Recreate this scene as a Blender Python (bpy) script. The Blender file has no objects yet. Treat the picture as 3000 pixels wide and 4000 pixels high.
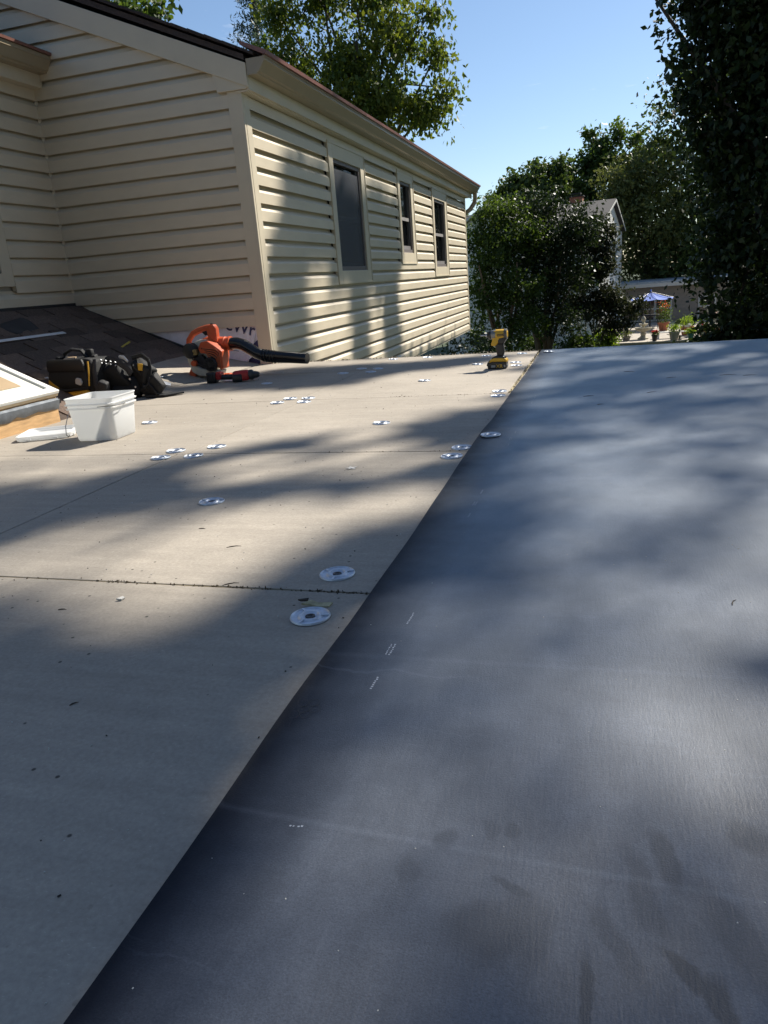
import bpy, math, random
import numpy as np
from math import radians, sin, cos, pi
from mathutils import Vector, Matrix

random.seed(7)
SC = bpy.context.scene
COL = SC.collection

# ------------------------------------------------------------------ camera
cam_d = bpy.data.cameras.new('camera')
cam = bpy.data.objects.new('camera', cam_d); COL.objects.link(cam)
CAM_YAW, CAM_PITCH, CAM_ROLL = -0.30053575, -0.30447643, -0.07956752
_f = Vector((sin(CAM_YAW)*cos(CAM_PITCH), cos(CAM_YAW)*cos(CAM_PITCH), sin(CAM_PITCH)))
_r = _f.cross(Vector((0, 0, 1))).normalized(); _u = _r.cross(_f)
_r2 = _r*cos(CAM_ROLL) + _u*sin(CAM_ROLL); _u2 = -_r*sin(CAM_ROLL) + _u*cos(CAM_ROLL)
_m = Matrix((_r2, _u2, -_f)).transposed().to_4x4()
_m.translation = Vector((0, 0, 0.585))
cam.matrix_world = _m
cam_d.sensor_fit = 'VERTICAL'; cam_d.sensor_height = 36; cam_d.sensor_width = 27
cam_d.lens = 25.79; cam_d.clip_start = 0.02; cam_d.clip_end = 2000
SC.camera = cam

# ------------------------------------------------------------------ sky, sun, exposure
SUN_AZ, SUN_EL = 56.0, 44.0            # azimuth from +X towards +Y
SUN = Vector((cos(radians(SUN_EL))*cos(radians(SUN_AZ)), cos(radians(SUN_EL))*sin(radians(SUN_AZ)), sin(radians(SUN_EL))))
world = bpy.data.worlds.new('World'); SC.world = world; world.use_nodes = True
nt = world.node_tree; nt.nodes.clear()
def _n(t, **k):
    n = nt.nodes.new(t)
    for a, b in k.items(): setattr(n, a, b)
    return n
sky = _n('ShaderNodeTexSky', sky_type='NISHITA', sun_disc=False)
sky.sun_elevation = radians(SUN_EL); sky.sun_rotation = radians(90 - SUN_AZ)
sky.altitude = 100; sky.air_density = 1.0; sky.dust_density = 0.3; sky.ozone_density = 3.0
tc = _n('ShaderNodeTexCoord'); sep = _n('ShaderNodeSeparateXYZ')
mx = _n('ShaderNodeMath', operation='MAXIMUM'); mx.inputs[1].default_value = 0.06
dvx = _n('ShaderNodeMath', operation='DIVIDE'); dvy = _n('ShaderNodeMath', operation='DIVIDE')
cmb = _n('ShaderNodeCombineXYZ'); noi = _n('ShaderNodeTexNoise')
noi.inputs['Scale'].default_value = 0.75; noi.inputs['Detail'].default_value = 7; noi.inputs['Roughness'].default_value = 0.6
rmp = _n('ShaderNodeMapRange'); rmp.inputs[1].default_value = 0.60; rmp.inputs[2].default_value = 0.80
mixc = _n('ShaderNodeMixRGB'); mixc.inputs[2].default_value = (9.0, 9.4, 10.0, 1)
bg = _n('ShaderNodeBackground'); bg.inputs['Strength'].default_value = 0.07
wo = _n('ShaderNodeOutputWorld')
L = nt.links.new
L(tc.outputs['Generated'], sep.inputs[0]); L(sep.outputs['Z'], mx.inputs[0])
L(sep.outputs['X'], dvx.inputs[0]); L(mx.outputs[0], dvx.inputs[1]); L(sep.outputs['Y'], dvy.inputs[0]); L(mx.outputs[0], dvy.inputs[1])
L(dvx.outputs[0], cmb.inputs[0]); L(dvy.outputs[0], cmb.inputs[1]); L(cmb.outputs[0], noi.inputs['Vector'])
L(noi.outputs[0], rmp.inputs[0]); L(rmp.outputs[0], mixc.inputs[0]); L(sky.outputs[0], mixc.inputs[1])
L(mixc.outputs[0], bg.inputs[0]); L(bg.outputs[0], wo.inputs[0])

sun_d = bpy.data.lights.new('sun', 'SUN'); sun_d.energy = 4.4; sun_d.angle = radians(0.53); sun_d.color = (1.0, 0.94, 0.84)
sun_o = bpy.data.objects.new('sun', sun_d); COL.objects.link(sun_o)
sun_o.rotation_euler = (-SUN).to_track_quat('-Z', 'Y').to_euler(); sun_o.location = (6, 10, 20)

vs = SC.view_settings
vs.view_transform = 'Standard'; vs.look = 'None'; vs.exposure = 0.95; vs.gamma = 1; vs.use_curve_mapping = False
SC.cycles.use_denoising = True
SC.cycles.max_bounces = 6; SC.cycles.diffuse_bounces = 3; SC.cycles.glossy_bounces = 3; SC.cycles.transmission_bounces = 5; SC.cycles.transparent_max_bounces = 6

# ------------------------------------------------------------------ helpers
def tag(o, label=None, cat=None, group=None, kind=None):
    if label: o['label'] = label
    if cat: o['category'] = cat
    if group: o['group'] = group
    if kind: o['kind'] = kind
    return o

def thing(name, label, cat, loc=(0, 0, 0), rz=0.0, group=None):
    o = bpy.data.objects.new(name, None); COL.objects.link(o)
    o.location = loc; o.rotation_euler = (0, 0, rz); o.empty_display_size = 0.1
    return tag(o, label, cat, group)

def rotm(rx=0, ry=0, rz=0):
    return Matrix.Rotation(rz, 3, 'Z') @ Matrix.Rotation(ry, 3, 'Y') @ Matrix.Rotation(rx, 3, 'X')

class MB:
    """collects shapes as one mesh"""
    def __init__(s): s.v = []; s.f = []
    def add(s, vs_, fs):
        k = len(s.v); s.v += [tuple(p) for p in vs_]; s.f += [tuple(i + k for i in f) for f in fs]; return s
    def box(s, c, d, R=None):
        P = []
        for z in (-.5, .5):
            for y in (-.5, .5):
                for x in (-.5, .5):
                    p = Vector((x*d[0], y*d[1], z*d[2]))
                    if R is not None: p = R @ p
                    P.append(p + Vector(c))
        return s.add(P, [(0, 2, 3, 1), (4, 5, 7, 6), (0, 1, 5, 4), (2, 6, 7, 3), (0, 4, 6, 2), (1, 3, 7, 5)])
    def bx(s, x0, x1, y0, y1, z0, z1): return s.box(((x0+x1)/2, (y0+y1)/2, (z0+z1)/2), (abs(x1-x0), abs(y1-y0), abs(z1-z0)))
    def prism(s, poly, a0, a1, ax='y'):
        """2D polygon extruded; ax=y: poly in (x,z); ax=x: poly in (y,z); ax=z: poly in (x,y)"""
        def m(p, a): return (p[0], a, p[1]) if ax == 'y' else ((a, p[0], p[1]) if ax == 'x' else (p[0], p[1], a))
        n = len(poly); P = [m(p, a0) for p in poly] + [m(p, a1) for p in poly]
        F = [tuple(range(n-1, -1, -1)), tuple(range(n, 2*n))] + [(i, (i+1) % n, n+(i+1) % n, n+i) for i in range(n)]
        return s.add(P, F)
    def tube(s, pts, r, n=10, flat=1.0, caps=True):
        pts = [Vector(p) for p in pts]; m = len(pts)
        if not hasattr(r, '__len__'): r = [r]*m
        P = []; ref = None
        for i in range(m):
            t = (pts[min(i+1, m-1)] - pts[max(i-1, 0)]).normalized()
            if ref is None: ref = Vector((0, 0, 1)) if abs(t.z) < .9 else Vector((1, 0, 0))
            a = (ref - t*ref.dot(t)).normalized(); ref = a; b = t.cross(a)
            for k in range(n):
                w = 2*pi*k/n; P.append(pts[i] + a*cos(w)*r[i] + b*sin(w)*r[i]*flat)
        F = [(i*n+k, i*n+(k+1) % n, (i+1)*n+(k+1) % n, (i+1)*n+k) for i in range(m-1) for k in range(n)]
        if caps: F += [tuple(range(n-1, -1, -1)), tuple(range((m-1)*n, m*n))]
        return s.add(P, F)
    def lathe(s, prof, c=(0, 0, 0), ax='z', n=20, caps=True):
        """prof = [(r, h)...] along axis"""
        P = []
        for r, h in prof:
            for k in range(n):
                a, b = r*cos(2*pi*k/n), r*sin(2*pi*k/n)
                q = (a, b, h) if ax == 'z' else ((a, h, b) if ax == 'y' else (h, a, b))
                P.append((q[0]+c[0], q[1]+c[1], q[2]+c[2]))
        m = len(prof)
        F = [(i*n+k, i*n+(k+1) % n, (i+1)*n+(k+1) % n, (i+1)*n+k) for i in range(m-1) for k in range(n)]
        if caps: F += [tuple(range(n-1, -1, -1)), tuple(range((m-1)*n, m*n))]
        return s.add(P, F)
    def mesh(s, name):
        me = bpy.data.meshes.new(name); me.from_pydata(s.v, [], s.f); me.update()
        return me
    def build(s, name, m, parent=None, smooth=False, bevel=0.0, seg=2, off=None):
        if off is not None: s.v = [(p[0]-off[0], p[1]-off[1], p[2]-off[2]) for p in s.v]
        me = s.mesh(name); me.materials.append(m)
        import bmesh as _b
        bm = _b.new(); bm.from_mesh(me); _b.ops.recalc_face_normals(bm, faces=bm.faces); bm.to_mesh(me); bm.free()
        if smooth: me.polygons.foreach_set('use_smooth', [True]*len(me.polygons))
        o = bpy.data.objects.new(name, me); COL.objects.link(o)
        if parent: o.parent = parent
        if bevel:
            b = o.modifiers.new('bevel', 'BEVEL'); b.width = bevel; b.segments = seg; b.limit_method = 'ANGLE'; b.angle_limit = radians(35)
            me.polygons.foreach_set('use_smooth', [True]*len(me.polygons))
            w = o.modifiers.new('wn', 'WEIGHTED_NORMAL'); w.keep_sharp = True
        elif smooth:
            me.set_sharp_from_angle(angle=radians(40))
        return o

def share(src, name, parent=None, loc=None, rot=None):
    o = src.copy(); o.name = name; COL.objects.link(o)
    if parent is not None: o.parent = parent
    if loc is not None: o.location = loc
    if rot is not None: o.rotation_euler = rot
    return o

# ------------------------------------------------------------------ materials
MATS = {}
def mat(name, col, rough=0.6, metal=0.0, var=0.12, scale=6.0, bump=0.0, bscale=60.0, spec=0.5, rnd=0.0, stretch=None, coat=0.0):
    if name in MATS: return MATS[name]
    m = bpy.data.materials.new(name); m.use_nodes = True; t = m.node_tree; b = t.nodes['Principled BSDF']
    b.inputs['Roughness'].default_value = rough; b.inputs['Metallic'].default_value = metal
    b.inputs['Specular IOR Level'].default_value = spec
    if coat: b.inputs['Coat Weight'].default_value = coat
    N = t.nodes.new; K = t.links.new
    tco = N('ShaderNodeTexCoord'); vec = tco.outputs['Object']
    if stretch:
        mp = N('ShaderNodeMapping'); mp.inputs['Scale'].default_value = stretch; K(vec, mp.inputs[0]); vec = mp.outputs[0]
    no = N('ShaderNodeTexNoise'); no.inputs['Scale'].default_value = scale; no.inputs['Detail'].default_value = 6; no.inputs['Roughness'].default_value = .62
    K(vec, no.inputs['Vector'])
    cr = N('ShaderNodeMapRange'); cr.inputs[1].default_value = .3; cr.inputs[2].default_value = .7
    cr.inputs[3].default_value = 1-var; cr.inputs[4].default_value = 1+var; K(no.outputs[0], cr.inputs[0])
    fac = cr.outputs[0]
    if rnd:
        oi = N('ShaderNodeObjectInfo'); r2 = N('ShaderNodeMapRange'); r2.inputs[3].default_value = 1-rnd; r2.inputs[4].default_value = 1+rnd
        K(oi.outputs['Random'], r2.inputs[0]); mu = N('ShaderNodeMath'); mu.operation = 'MULTIPLY'; K(fac, mu.inputs[0]); K(r2.outputs[0], mu.inputs[1]); fac = mu.outputs[0]
    vm = N('ShaderNodeVectorMath'); vm.operation = 'SCALE'; vm.inputs[0].default_value = col[:3]; K(fac, vm.inputs['Scale'])
    K(vm.outputs[0], b.inputs['Base Color'])
    rr = N('ShaderNodeMapRange'); rr.inputs[3].default_value = max(.02, rough-.08); rr.inputs[4].default_value = min(1, rough+.08); K(no.outputs[0], rr.inputs[0]); K(rr.outputs[0], b.inputs['Roughness'])
    if bump:
        n2 = N('ShaderNodeTexNoise'); n2.inputs['Scale'].default_value = bscale; n2.inputs['Detail'].default_value = 4; K(vec, n2.inputs['Vector'])
        bp = N('ShaderNodeBump'); bp.inputs['Strength'].default_value = bump; bp.inputs['Distance'].default_value = .01
        K(n2.outputs[0], bp.inputs['Height']); K(bp.outputs[0], b.inputs['Normal'])
    MATS[name] = m; return m

SIDING = mat('vinyl_siding', (.65, .565, .425), .42, var=.05, scale=3, bump=.06, bscale=220, stretch=(1, 1, 3), rnd=.025)
TRIM = mat('siding_trim', (.63, .55, .41), .45, var=.05, scale=3)
GUTTER = mat('gutter_paint', (.34, .275, .18), .32, var=.06, scale=4)
BROWN = mat('brown_drip_edge', (.20, .085, .065), .4, var=.15)
SHINGLE = mat('asphalt_shingle', (.105, .074, .058), .92, var=.5, scale=90, bump=.6, bscale=400, rnd=.4)
SHINGLE_D = mat('dark_shingle', (.058, .044, .040), .9, var=.4, scale=60, bump=.5, bscale=300, rnd=.3)
WOODPLY = mat('curb_wood', (.50, .31, .145), .8, var=.25, scale=9, bump=.2, bscale=50, stretch=(6, 1, 6))
WHITE = mat('white_paint', (.78, .77, .72), .4, var=.05, scale=6)
DARKMETAL = mat('dark_sash', (.10, .095, .095), .45, var=.15)
SCREEN = mat('insect_screen', (.075, .078, .088), .7, var=.25, scale=4)
BLIND = mat('window_blind', (.34, .37, .34), .6, var=.1)
GLASSD = mat('window_glass', (.02, .022, .026), .05, var=.1, spec=.8)
GALV = mat('galvanised_steel', (.58, .62, .68), .46, metal=.6, var=.2, scale=40)
BLACKP = mat('black_plastic', (.012, .012, .013), .32, var=.2)
BLACKM = mat('black_matte', (.014, .014, .015), .75, var=.3, bump=.2)
FLASH = mat('lead_flashing', (.16, .18, .205), .45, metal=.3, var=.35, scale=9, bump=.5, bscale=14)
# ------------------------------------------------------------------ special materials: boards and membrane
def board_mat():
    m = bpy.data.materials.new('board_facer'); m.use_nodes = True; t = m.node_tree; b = t.nodes['Principled BSDF']
    N = t.nodes.new; K = t.links.new
    tco = N('ShaderNodeTexCoord'); geo = N('ShaderNodeNewGeometry'); pos = geo.outputs['Position']
    def noise(scale, detail=5, st=None, rough=.6):
        v = pos
        if st: mp = N('ShaderNodeMapping'); mp.inputs['Scale'].default_value = st; K(v, mp.inputs[0]); v = mp.outputs[0]
        n = N('ShaderNodeTexNoise'); n.inputs['Scale'].default_value = scale; n.inputs['Detail'].default_value = detail; n.inputs['Roughness'].default_value = rough
        K(v, n.inputs['Vector']); return n.outputs[0]
    def rng(x, a, bb, c, d):
        r = N('ShaderNodeMapRange'); r.inputs[1].default_value = a; r.inputs[2].default_value = bb; r.inputs[3].default_value = c; r.inputs[4].default_value = d; K(x, r.inputs[0]); return r.outputs[0]
    def mul(x, y):
        q = N('ShaderNodeMath'); q.operation = 'MULTIPLY'; K(x, q.inputs[0]); K(y, q.inputs[1]); return q.outputs[0]
    big = rng(noise(1.3, 6), .3, .7, .86, 1.12)
    streak = rng(noise(9, 5, (.35, 3.5, 1)), .3, .7, .92, 1.08)
    fine = rng(noise(130, 4, None, .7), .3, .7, .87, 1.13); mott = rng(noise(28, 5, None, .65), .3, .7, .95, 1.05)
    fib = rng(noise(420, 2, (.35, 1, 1)), .66, .74, 1, 1.35)
    oi = N('ShaderNodeObjectInfo'); ob = rng(oi.outputs['Random'], 0, 1, .93, 1.07)
    f = mul(mul(mul(mul(mul(big, mott), streak), fine), fib), ob)
    # small punctures of the facer in staggered rows
    vo = N('ShaderNodeTexVoronoi'); vo.inputs['Scale'].default_value = 22; vo.inputs['Randomness'].default_value = .55; K(pos, vo.inputs['Vector'])
    near = rng(vo.outputs['Distance'], .05, .085, .22, 1.0)
    pick = noise(3.0, 2); near2 = N('ShaderNodeMix'); pk = rng(pick, .44, .5, 0, 1)
    K(pk, near2.inputs[0]); near2.inputs[2].default_value = 1; K(near, near2.inputs[3]); f = mul(f, near2.outputs[0])
    # pale fibre scuffs
    vm = N('ShaderNodeVectorMath'); vm.operation = 'SCALE'; vm.inputs[0].default_value = (.355, .315, .262); K(f, vm.inputs['Scale'])
    K(vm.outputs[0], b.inputs['Base Color']); b.inputs['Roughness'].default_value = .78; b.inputs['Specular IOR Level'].default_value = .28
    bp = N('ShaderNodeBump'); bp.inputs['Strength'].default_value = .25; bp.inputs['Distance'].default_value = .002
    K(noise(300, 3), bp.inputs['Height']); K(bp.outputs[0], b.inputs['Normal'])
    return m
BOARD = board_mat()
FOAM = mat('board_foam_edge', (.62, .55, .38), .85, var=.2, scale=60, bump=.4, bscale=120)

def membrane_mat():
    m = bpy.data.materials.new('rubber_membrane'); m.use_nodes = True; t = m.node_tree; b = t.nodes['Principled BSDF']
    N = t.nodes.new; K = t.links.new
    pos = N('ShaderNodeNewGeometry').outputs['Position']
    def mapv(st, loc=(0, 0, 0), rz=0):
        mp = N('ShaderNodeMapping'); mp.vector_type = 'TEXTURE' if rz or any(loc) else 'POINT'
        mp.inputs['Scale'].default_value = st; mp.inputs['Location'].default_value = loc; mp.inputs['Rotation'].default_value = (0, 0, rz); K(pos, mp.inputs[0]); return mp.outputs[0]
    def noise(scale, detail=5, st=None, rough=.6, v=None):
        n = N('ShaderNodeTexNoise'); n.inputs['Scale'].default_value = scale; n.inputs['Detail'].default_value = detail; n.inputs['Roughness'].default_value = rough
        K(v if v is not None else (mapv(st) if st else pos), n.inputs['Vector']); return n
    def rng(x, a, bb, c, d):
        r = N('ShaderNodeMapRange'); r.inputs[1].default_value = a; r.inputs[2].default_value = bb; r.inputs[3].default_value = c; r.inputs[4].default_value = d; K(x, r.inputs[0]); return r.outputs[0]
    def op(o, x, y):
        q = N('ShaderNodeMath'); q.operation = o
        for i, a in enumerate((x, y)):
            if isinstance(a, (int, float)): q.inputs[i].default_value = a
            else: K(a, q.inputs[i])
        return q.outputs[0]
    dust = rng(noise(2.2, 8, None, .66).outputs[0], .3, .70, .40, 1.45)
    dust2 = rng(noise(11, 6, (1, .6, 1), .7).outputs[0], .3, .7, .68, 1.32)
    weave = rng(noise(170, 3, (1, .05, 1)).outputs[0], .3, .7, .94, 1.06)      # fine lengthwise lines
    weave2 = rng(noise(120, 3, (.06, 1, 1)).outputs[0], .3, .7, .93, 1.07)
    grain = rng(noise(420, 3, None, .7).outputs[0], .3, .7, .6, 1.4)
    spark = rng(noise(560, 1).outputs[0], .70, .78, 0, .6)
    f = op('MULTIPLY', op('MULTIPLY', dust, dust2), op('MULTIPLY', op('MULTIPLY', weave, weave2), grain))
    # wiped scuffs, prints and knee marks where the talc is rubbed off
    wob = noise(14, 4); wv = N('ShaderNodeVectorMath'); wv.operation = 'MULTIPLY_ADD'
    sub = N('ShaderNodeVectorMath'); sub.operation = 'SUBTRACT'; K(wob.outputs['Color'], sub.inputs[0]); sub.inputs[1].default_value = (.5, .5, .5)
    K(sub.outputs[0], wv.inputs[0]); wv.inputs[1].default_value = (.045, .045, 0); K(pos, wv.inputs[2])
    clean = None
    for (cx, cy, rx, ry, rz, amt) in [(-.095, .525, .045, .035, .2, .40), (-.058, .535, .022, .045, .3, .34), (.068, .645, .014, .045, .25, .5), (.150, .690, .020, .030, .5, .42),
                                      (.078, .515, .010, .030, .9, .62), (.097, .490, .011, .030, .1, .65), (-.004, .475, .006, .045, .1, .6), (-.088, .655, .012, .014, 0, .4), (-.112, .652, .010, .014, 0, .3),
                                      (-.154, .628, .012, .016, .2, .35), (-.190, .585, .012, .020, .4, .3), (.120, .56, .022, .07, .35, .38), (.045, .60, .012, .06, .25, .3), (-.40, .80, .03, .035, .1, .2), (-.41, .745, .022, .006, .2, .55),
                                      (.02, .535, .012, .05, .4, .3), (-.076, .578, .018, .006, -.3, .45), (-.395, 1.15, .04, .02, .1, .35), (.3, 1.6, .1, .05, .3, .2), (-.25, 2.9, .08, .12, .3, .15)]:
        mp = N('ShaderNodeMapping'); mp.vector_type = 'TEXTURE'; mp.inputs['Location'].default_value = (cx, cy, 0); mp.inputs['Rotation'].default_value = (0, 0, rz); mp.inputs['Scale'].default_value = (rx, ry, 1)
        K(wv.outputs[0], mp.inputs[0]); ln = N('ShaderNodeVectorMath'); ln.operation = 'LENGTH'; K(mp.outputs[0], ln.inputs[0])
        a = rng(ln.outputs['Value'], .70, 1.2, min(.85, amt*1.35), 0)
        clean = a if clean is None else op('MAXIMUM', clean, a)
    # rubbed clean band along the sheet's edge
    sx = N('ShaderNodeSeparateXYZ'); K(wv.outputs[0], sx.inputs[0])
    edge = rng(sx.outputs['X'], -.428, -.29, .95, 0)
    clean = op('MAXIMUM', clean, edge)
    keep = op('SUBTRACT', 1.0, clean)
    f = op('ADD', op('MULTIPLY', f, keep), op('MULTIPLY', spark, keep))
    # pale scratches and two old fold lines
    for rz, sc, th in ((.25, 7, .70), (-.5, 5, .71), (1.2, 6, .72)):
        mp = N('ShaderNodeMapping'); mp.inputs['Rotation'].default_value = (0, 0, rz); mp.inputs['Scale'].default_value = (.22, 9, 1); K(wv.outputs[0], mp.inputs[0])
        f = op('ADD', f, rng(noise(sc, 2, v=mp.outputs[0]).outputs[0], th, th+.06, 0, .35))
    for (y0, tilt, wd, am) in ((.615, -.05, .007, .35), (1.02, .02, .010, .25), (2.1, .0, .02, .2)):
        s2 = N('ShaderNodeSeparateXYZ'); K(pos, s2.inputs[0])
        dd = op('ABSOLUTE', op('SUBTRACT', op('SUBTRACT', s2.outputs['Y'], y0), op('MULTIPLY', s2.outputs['X'], tilt)), 0)
        f = op('ADD', f, rng(dd, 0, wd, am, 0))
    mixn = N('ShaderNodeMix'); mixn.data_type = 'RGBA'
    K(rng(f, 0, 1.6, 0, 1), mixn.inputs[0]); mixn.inputs[6].default_value = (.006, .008, .015, 1); mixn.inputs[7].default_value = (.104, .117, .146, 1)
    K(mixn.outputs[2], b.inputs['Base Color'])
    K(op('ADD', rng(noise(5, 6).outputs[0], .3, .7, .46, .60), op('MULTIPLY', weave, .04)), b.inputs['Roughness'])
    K(op('SUBTRACT', .75, op('MULTIPLY', edge, .6)), b.inputs['Specular IOR Level']); b.inputs['IOR'].default_value = 1.5
    K(op('MULTIPLY', op('SUBTRACT', 1.0, edge), .55), b.inputs['Sheen Weight']); b.inputs['Sheen Roughness'].default_value = .45; b.inputs['Sheen Tint'].default_value = (.55, .76, 1, 1)
    bp = N('ShaderNodeBump'); bp.inputs['Strength'].default_value = .22; bp.inputs['Distance'].default_value = .0015
    K(op('ADD', noise(260, 3, (1, .15, 1)).outputs[0], noise(500, 2).outputs[0]), bp.inputs['Height']); K(bp.outputs[0], b.inputs['Normal'])
    return m
MEMB = membrane_mat()

# ------------------------------------------------------------------ ground
GZ = -3.4
def ground():
    g = MB(); n = 40; R = 400
    xs = np.linspace(-R, R, n+1)
    for y in xs:
        for x in xs: g.v.append((float(x), float(y)+50, GZ))
    g.f = [(j*(n+1)+i, j*(n+1)+i+1, (j+1)*(n+1)+i+1, (j+1)*(n+1)+i) for j in range(n) for i in range(n)]
    return tag(g.build('ground', mat('lawn', (.035, .055, .018), .9, var=.4, scale=2.5, bump=.8, bscale=30)), kind='structure')
ground()

# ------------------------------------------------------------------ flat roof with insulation boards
roof = thing('flat_roof', None, None, (0, 2, -.05)); roof['kind'] = 'structure'
RO = (0, 2, -.05)
FR = mat('roof_wall_block', (.33, .29, .23), .8, var=.15)
MB().bx(-4.46, 3.3, -3, 5.66, -.22, -.052).build('roof_slab', mat('roof_plywood', (.30, .21, .12), .85, var=.25), roof, off=RO)
MB().bx(-4.4, 3.2, -2.95, 5.6, GZ, -.221).build('lower_storey_wall', FR, roof, off=RO)

random.seed(3)
def board(x0, x1, y0, y1, dz=0.0, g=.0028):
    j = lambda: random.uniform(-.0012, .0012)
    m = MB(); nx, ny = max(2, int((x1-x0)*16)), max(2, int((y1-y0)*16)); T = .05
    xa, xb, ya, yb = x0+g, x1-g, y0+g, y1-g
    # slightly ragged outline, top face only at the rim
    ring = []
    for i in range(nx): ring.append((xa+(xb-xa)*i/nx, ya+j()))
    for i in range(ny): ring.append((xb+j(), ya+(yb-ya)*i/ny))
    for i in range(nx): ring.append((xb-(xb-xa)*i/nx, yb+j()))
    for i in range(ny): ring.append((xa+j(), yb-(yb-ya)*i/ny))
    cx, cy = (x0+x1)/2, (y0+y1)/2
    top = [(x-cx, y-cy, dz) for x, y in ring]; n = len(ring)
    low = [(x-cx, y-cy, -.002+dz) for x, y in ring]; bot = [(x-cx, y-cy, -T) for x, y in ring]
    ctr = [(x*.997, y*.997, z+.0006) for x, y, z in top]
    m.v = ctr + top + low + bot
    m.f = [tuple(range(n))] + [(k*n+i, (k+1)*n+i, (k+1)*n+(i+1) % n, k*n+(i+1) % n) for k in range(3) for i in range(n)]
    o = m.build('insulation_board', BOARD, roof); o.location = (cx-RO[0], cy-RO[1], 0-RO[2])
    o.data.materials.append(FOAM)
    for p in o.data.polygons:
        if p.center.z < -.003: p.material_index = 1
    return o
Y0, Y1, Y2, Y3 = -1.2, 1.262, 2.468, 3.71
for (x0, x1, y0, y1) in [(-1.59, -.37, .03, Y1), (-1.59, -.37, Y0, .03), (-2.81, -1.59, .03, Y1), (-2.81, -1.59, Y0, .03), (-.37, .85, .03, Y1), (-.37, .85, Y0, .03),
                         (-1.59, -.37, Y1, Y2), (-2.80, -1.59, Y1, Y2), (-.37, 2.0, Y1, Y2),
                         (-1.55, -.37, Y2, Y3), (-2.80, -1.55, Y2, Y3), (-.37, 2.0, Y2, Y3),
                         (-1.60, -.452, Y3, 5.68), (-2.86, -1.60, Y3, 4.93), (-2.72, -1.60, 4.93, 5.68), (-.440, 2.0, Y3, 5.68), (.85, 3.28, Y0, Y1), (2.0, 3.28, Y1, Y2), (2.0, 3.28, Y2, Y3), (2.0, 3.28, Y3, 5.68)]:
    board(x0, x1, y0, y1, random.uniform(-.0008, .0006))
# tapered board against the shingles by the house corner
tb = MB(); A = [(-2.86, 4.40, .004), (-2.73, 4.94, .004), (-2.73, 5.66, .004), (-3.34, 5.66, .135), (-3.28, 4.62, .115)]
tb.add(A + [(x, y, z-.03) for x, y, z in A], [(0, 1, 2, 3, 4), (9, 8, 7, 6, 5)] + [(i, i+5, (i+1) % 5+5, (i+1) % 5) for i in range(5)])
tb.build('tapered_board', BOARD, roof, off=RO)
# crumbs in the open joints and along the far edge
cr = MB(); random.seed(12)
def crumb(x, y, z, s):
    R = rotm(random.random()*6, random.random()*6, random.random()*6)
    cr.box((x, y, z), (s*random.uniform(.5, 2.2), s*random.uniform(.4, 1), s*random.uniform(.3, .7)), R)
for i in range(230): crumb(random.uniform(-2.7, -.44), 5.675+random.gauss(0, .008), .002+random.random()*.006, random.uniform(.003, .009))
for i in range(90): crumb(-.447+random.gauss(0, .004), random.uniform(3.7, 5.66), .001, random.uniform(.003, .008))
cr.build('crumbled_foam', mat('foam_crumbs', (.42, .36, .26), .9, var=.5, scale=40), roof, off=RO)['kind'] = 'stuff'
cr = MB()
for yy, xa, xb, n in ((Y1, -1.5, -.44, 150), (Y3, -1.6, -.45, 90), (Y2, -1.5, -.45, 25)):
    for i in range(n):
        x = random.choice((random.uniform(xa, xb), random.gauss(-.72, .05), random.gauss(-1.0, .04), random.gauss(-.5, .04)))
        crumb(min(max(x, xa), xb), yy+random.gauss(0, .0035), -.001+random.random()*.003, random.uniform(.0015, .0042))
cr.build('joint_dirt', mat('joint_dirt', (.075, .058, .035), .95, var=.5, scale=90), roof, off=RO)['kind'] = 'stuff'

# ------------------------------------------------------------------ rubber membrane
def sheet_z(x, y):
    w = .0016*sin(2.1*y+1.3*x) + .0012*sin(5.3*x+.6*y) + .0010*sin(4.1*y-2*x+1)
    return .0042 + max(0, w)*min(1, (x+.433)*4)
def membrane():
    m = MB(); nx, ny = 60, 110; x0, x1, y0, y1 = -.433, 3.30, -1.2, 5.70
    zz = sheet_z
    for j in range(ny+1):
        y = y0+(y1-y0)*j/ny
        for i in range(nx+1):
            x = x0+(x1-x0)*(i/nx)**1.5
            xx = x + (.004*sin(1.7*y)+.0022*sin(4.3*y+1)+.0008*sin(13*y) if i == 0 else 0)
            lift = .0015+.0035*max(0, sin(2.9*y)+.6*sin(7.3*y+1)) if i == 0 else (.0008 if i == 1 else 0)
            m.v.append((xx, y, zz(x, y)+lift))
    k = nx+1
    m.f = [(j*k+i, j*k+i+1, (j+1)*k+i+1, (j+1)*k+i) for j in range(ny) for i in range(nx)]
    # hanging far edge and the cut near edge of the sheet
    b = len(m.v)
    for i in range(nx+1): p = m.v[ny*k+i]; m.v.append((p[0], 5.715, p[2]-.012)); m.v.append((p[0], 5.722, -.13))
    for i in range(nx): m.f += [(ny*k+i, ny*k+i+1, b+2*i+2, b+2*i), (b+2*i, b+2*i+2, b+2*i+3, b+2*i+1)]
    b = len(m.v)
    for j in range(ny+1): p = m.v[j*k]; m.v.append((p[0]+.0005, p[1], p[2]-.0028))
    m.f += [(j*k, (j+1)*k, b+j+1, b+j) for j in range(ny)]
    o = m.build('roofing_membrane', MEMB, None, smooth=True)
    return tag(o, 'dark blue-grey rubber roofing sheet laid over the tan boards', 'membrane')
memb = membrane()
PRINT = mat('white_print', (.42, .46, .52), .6, var=.35, scale=300)
random.seed(5)
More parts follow.
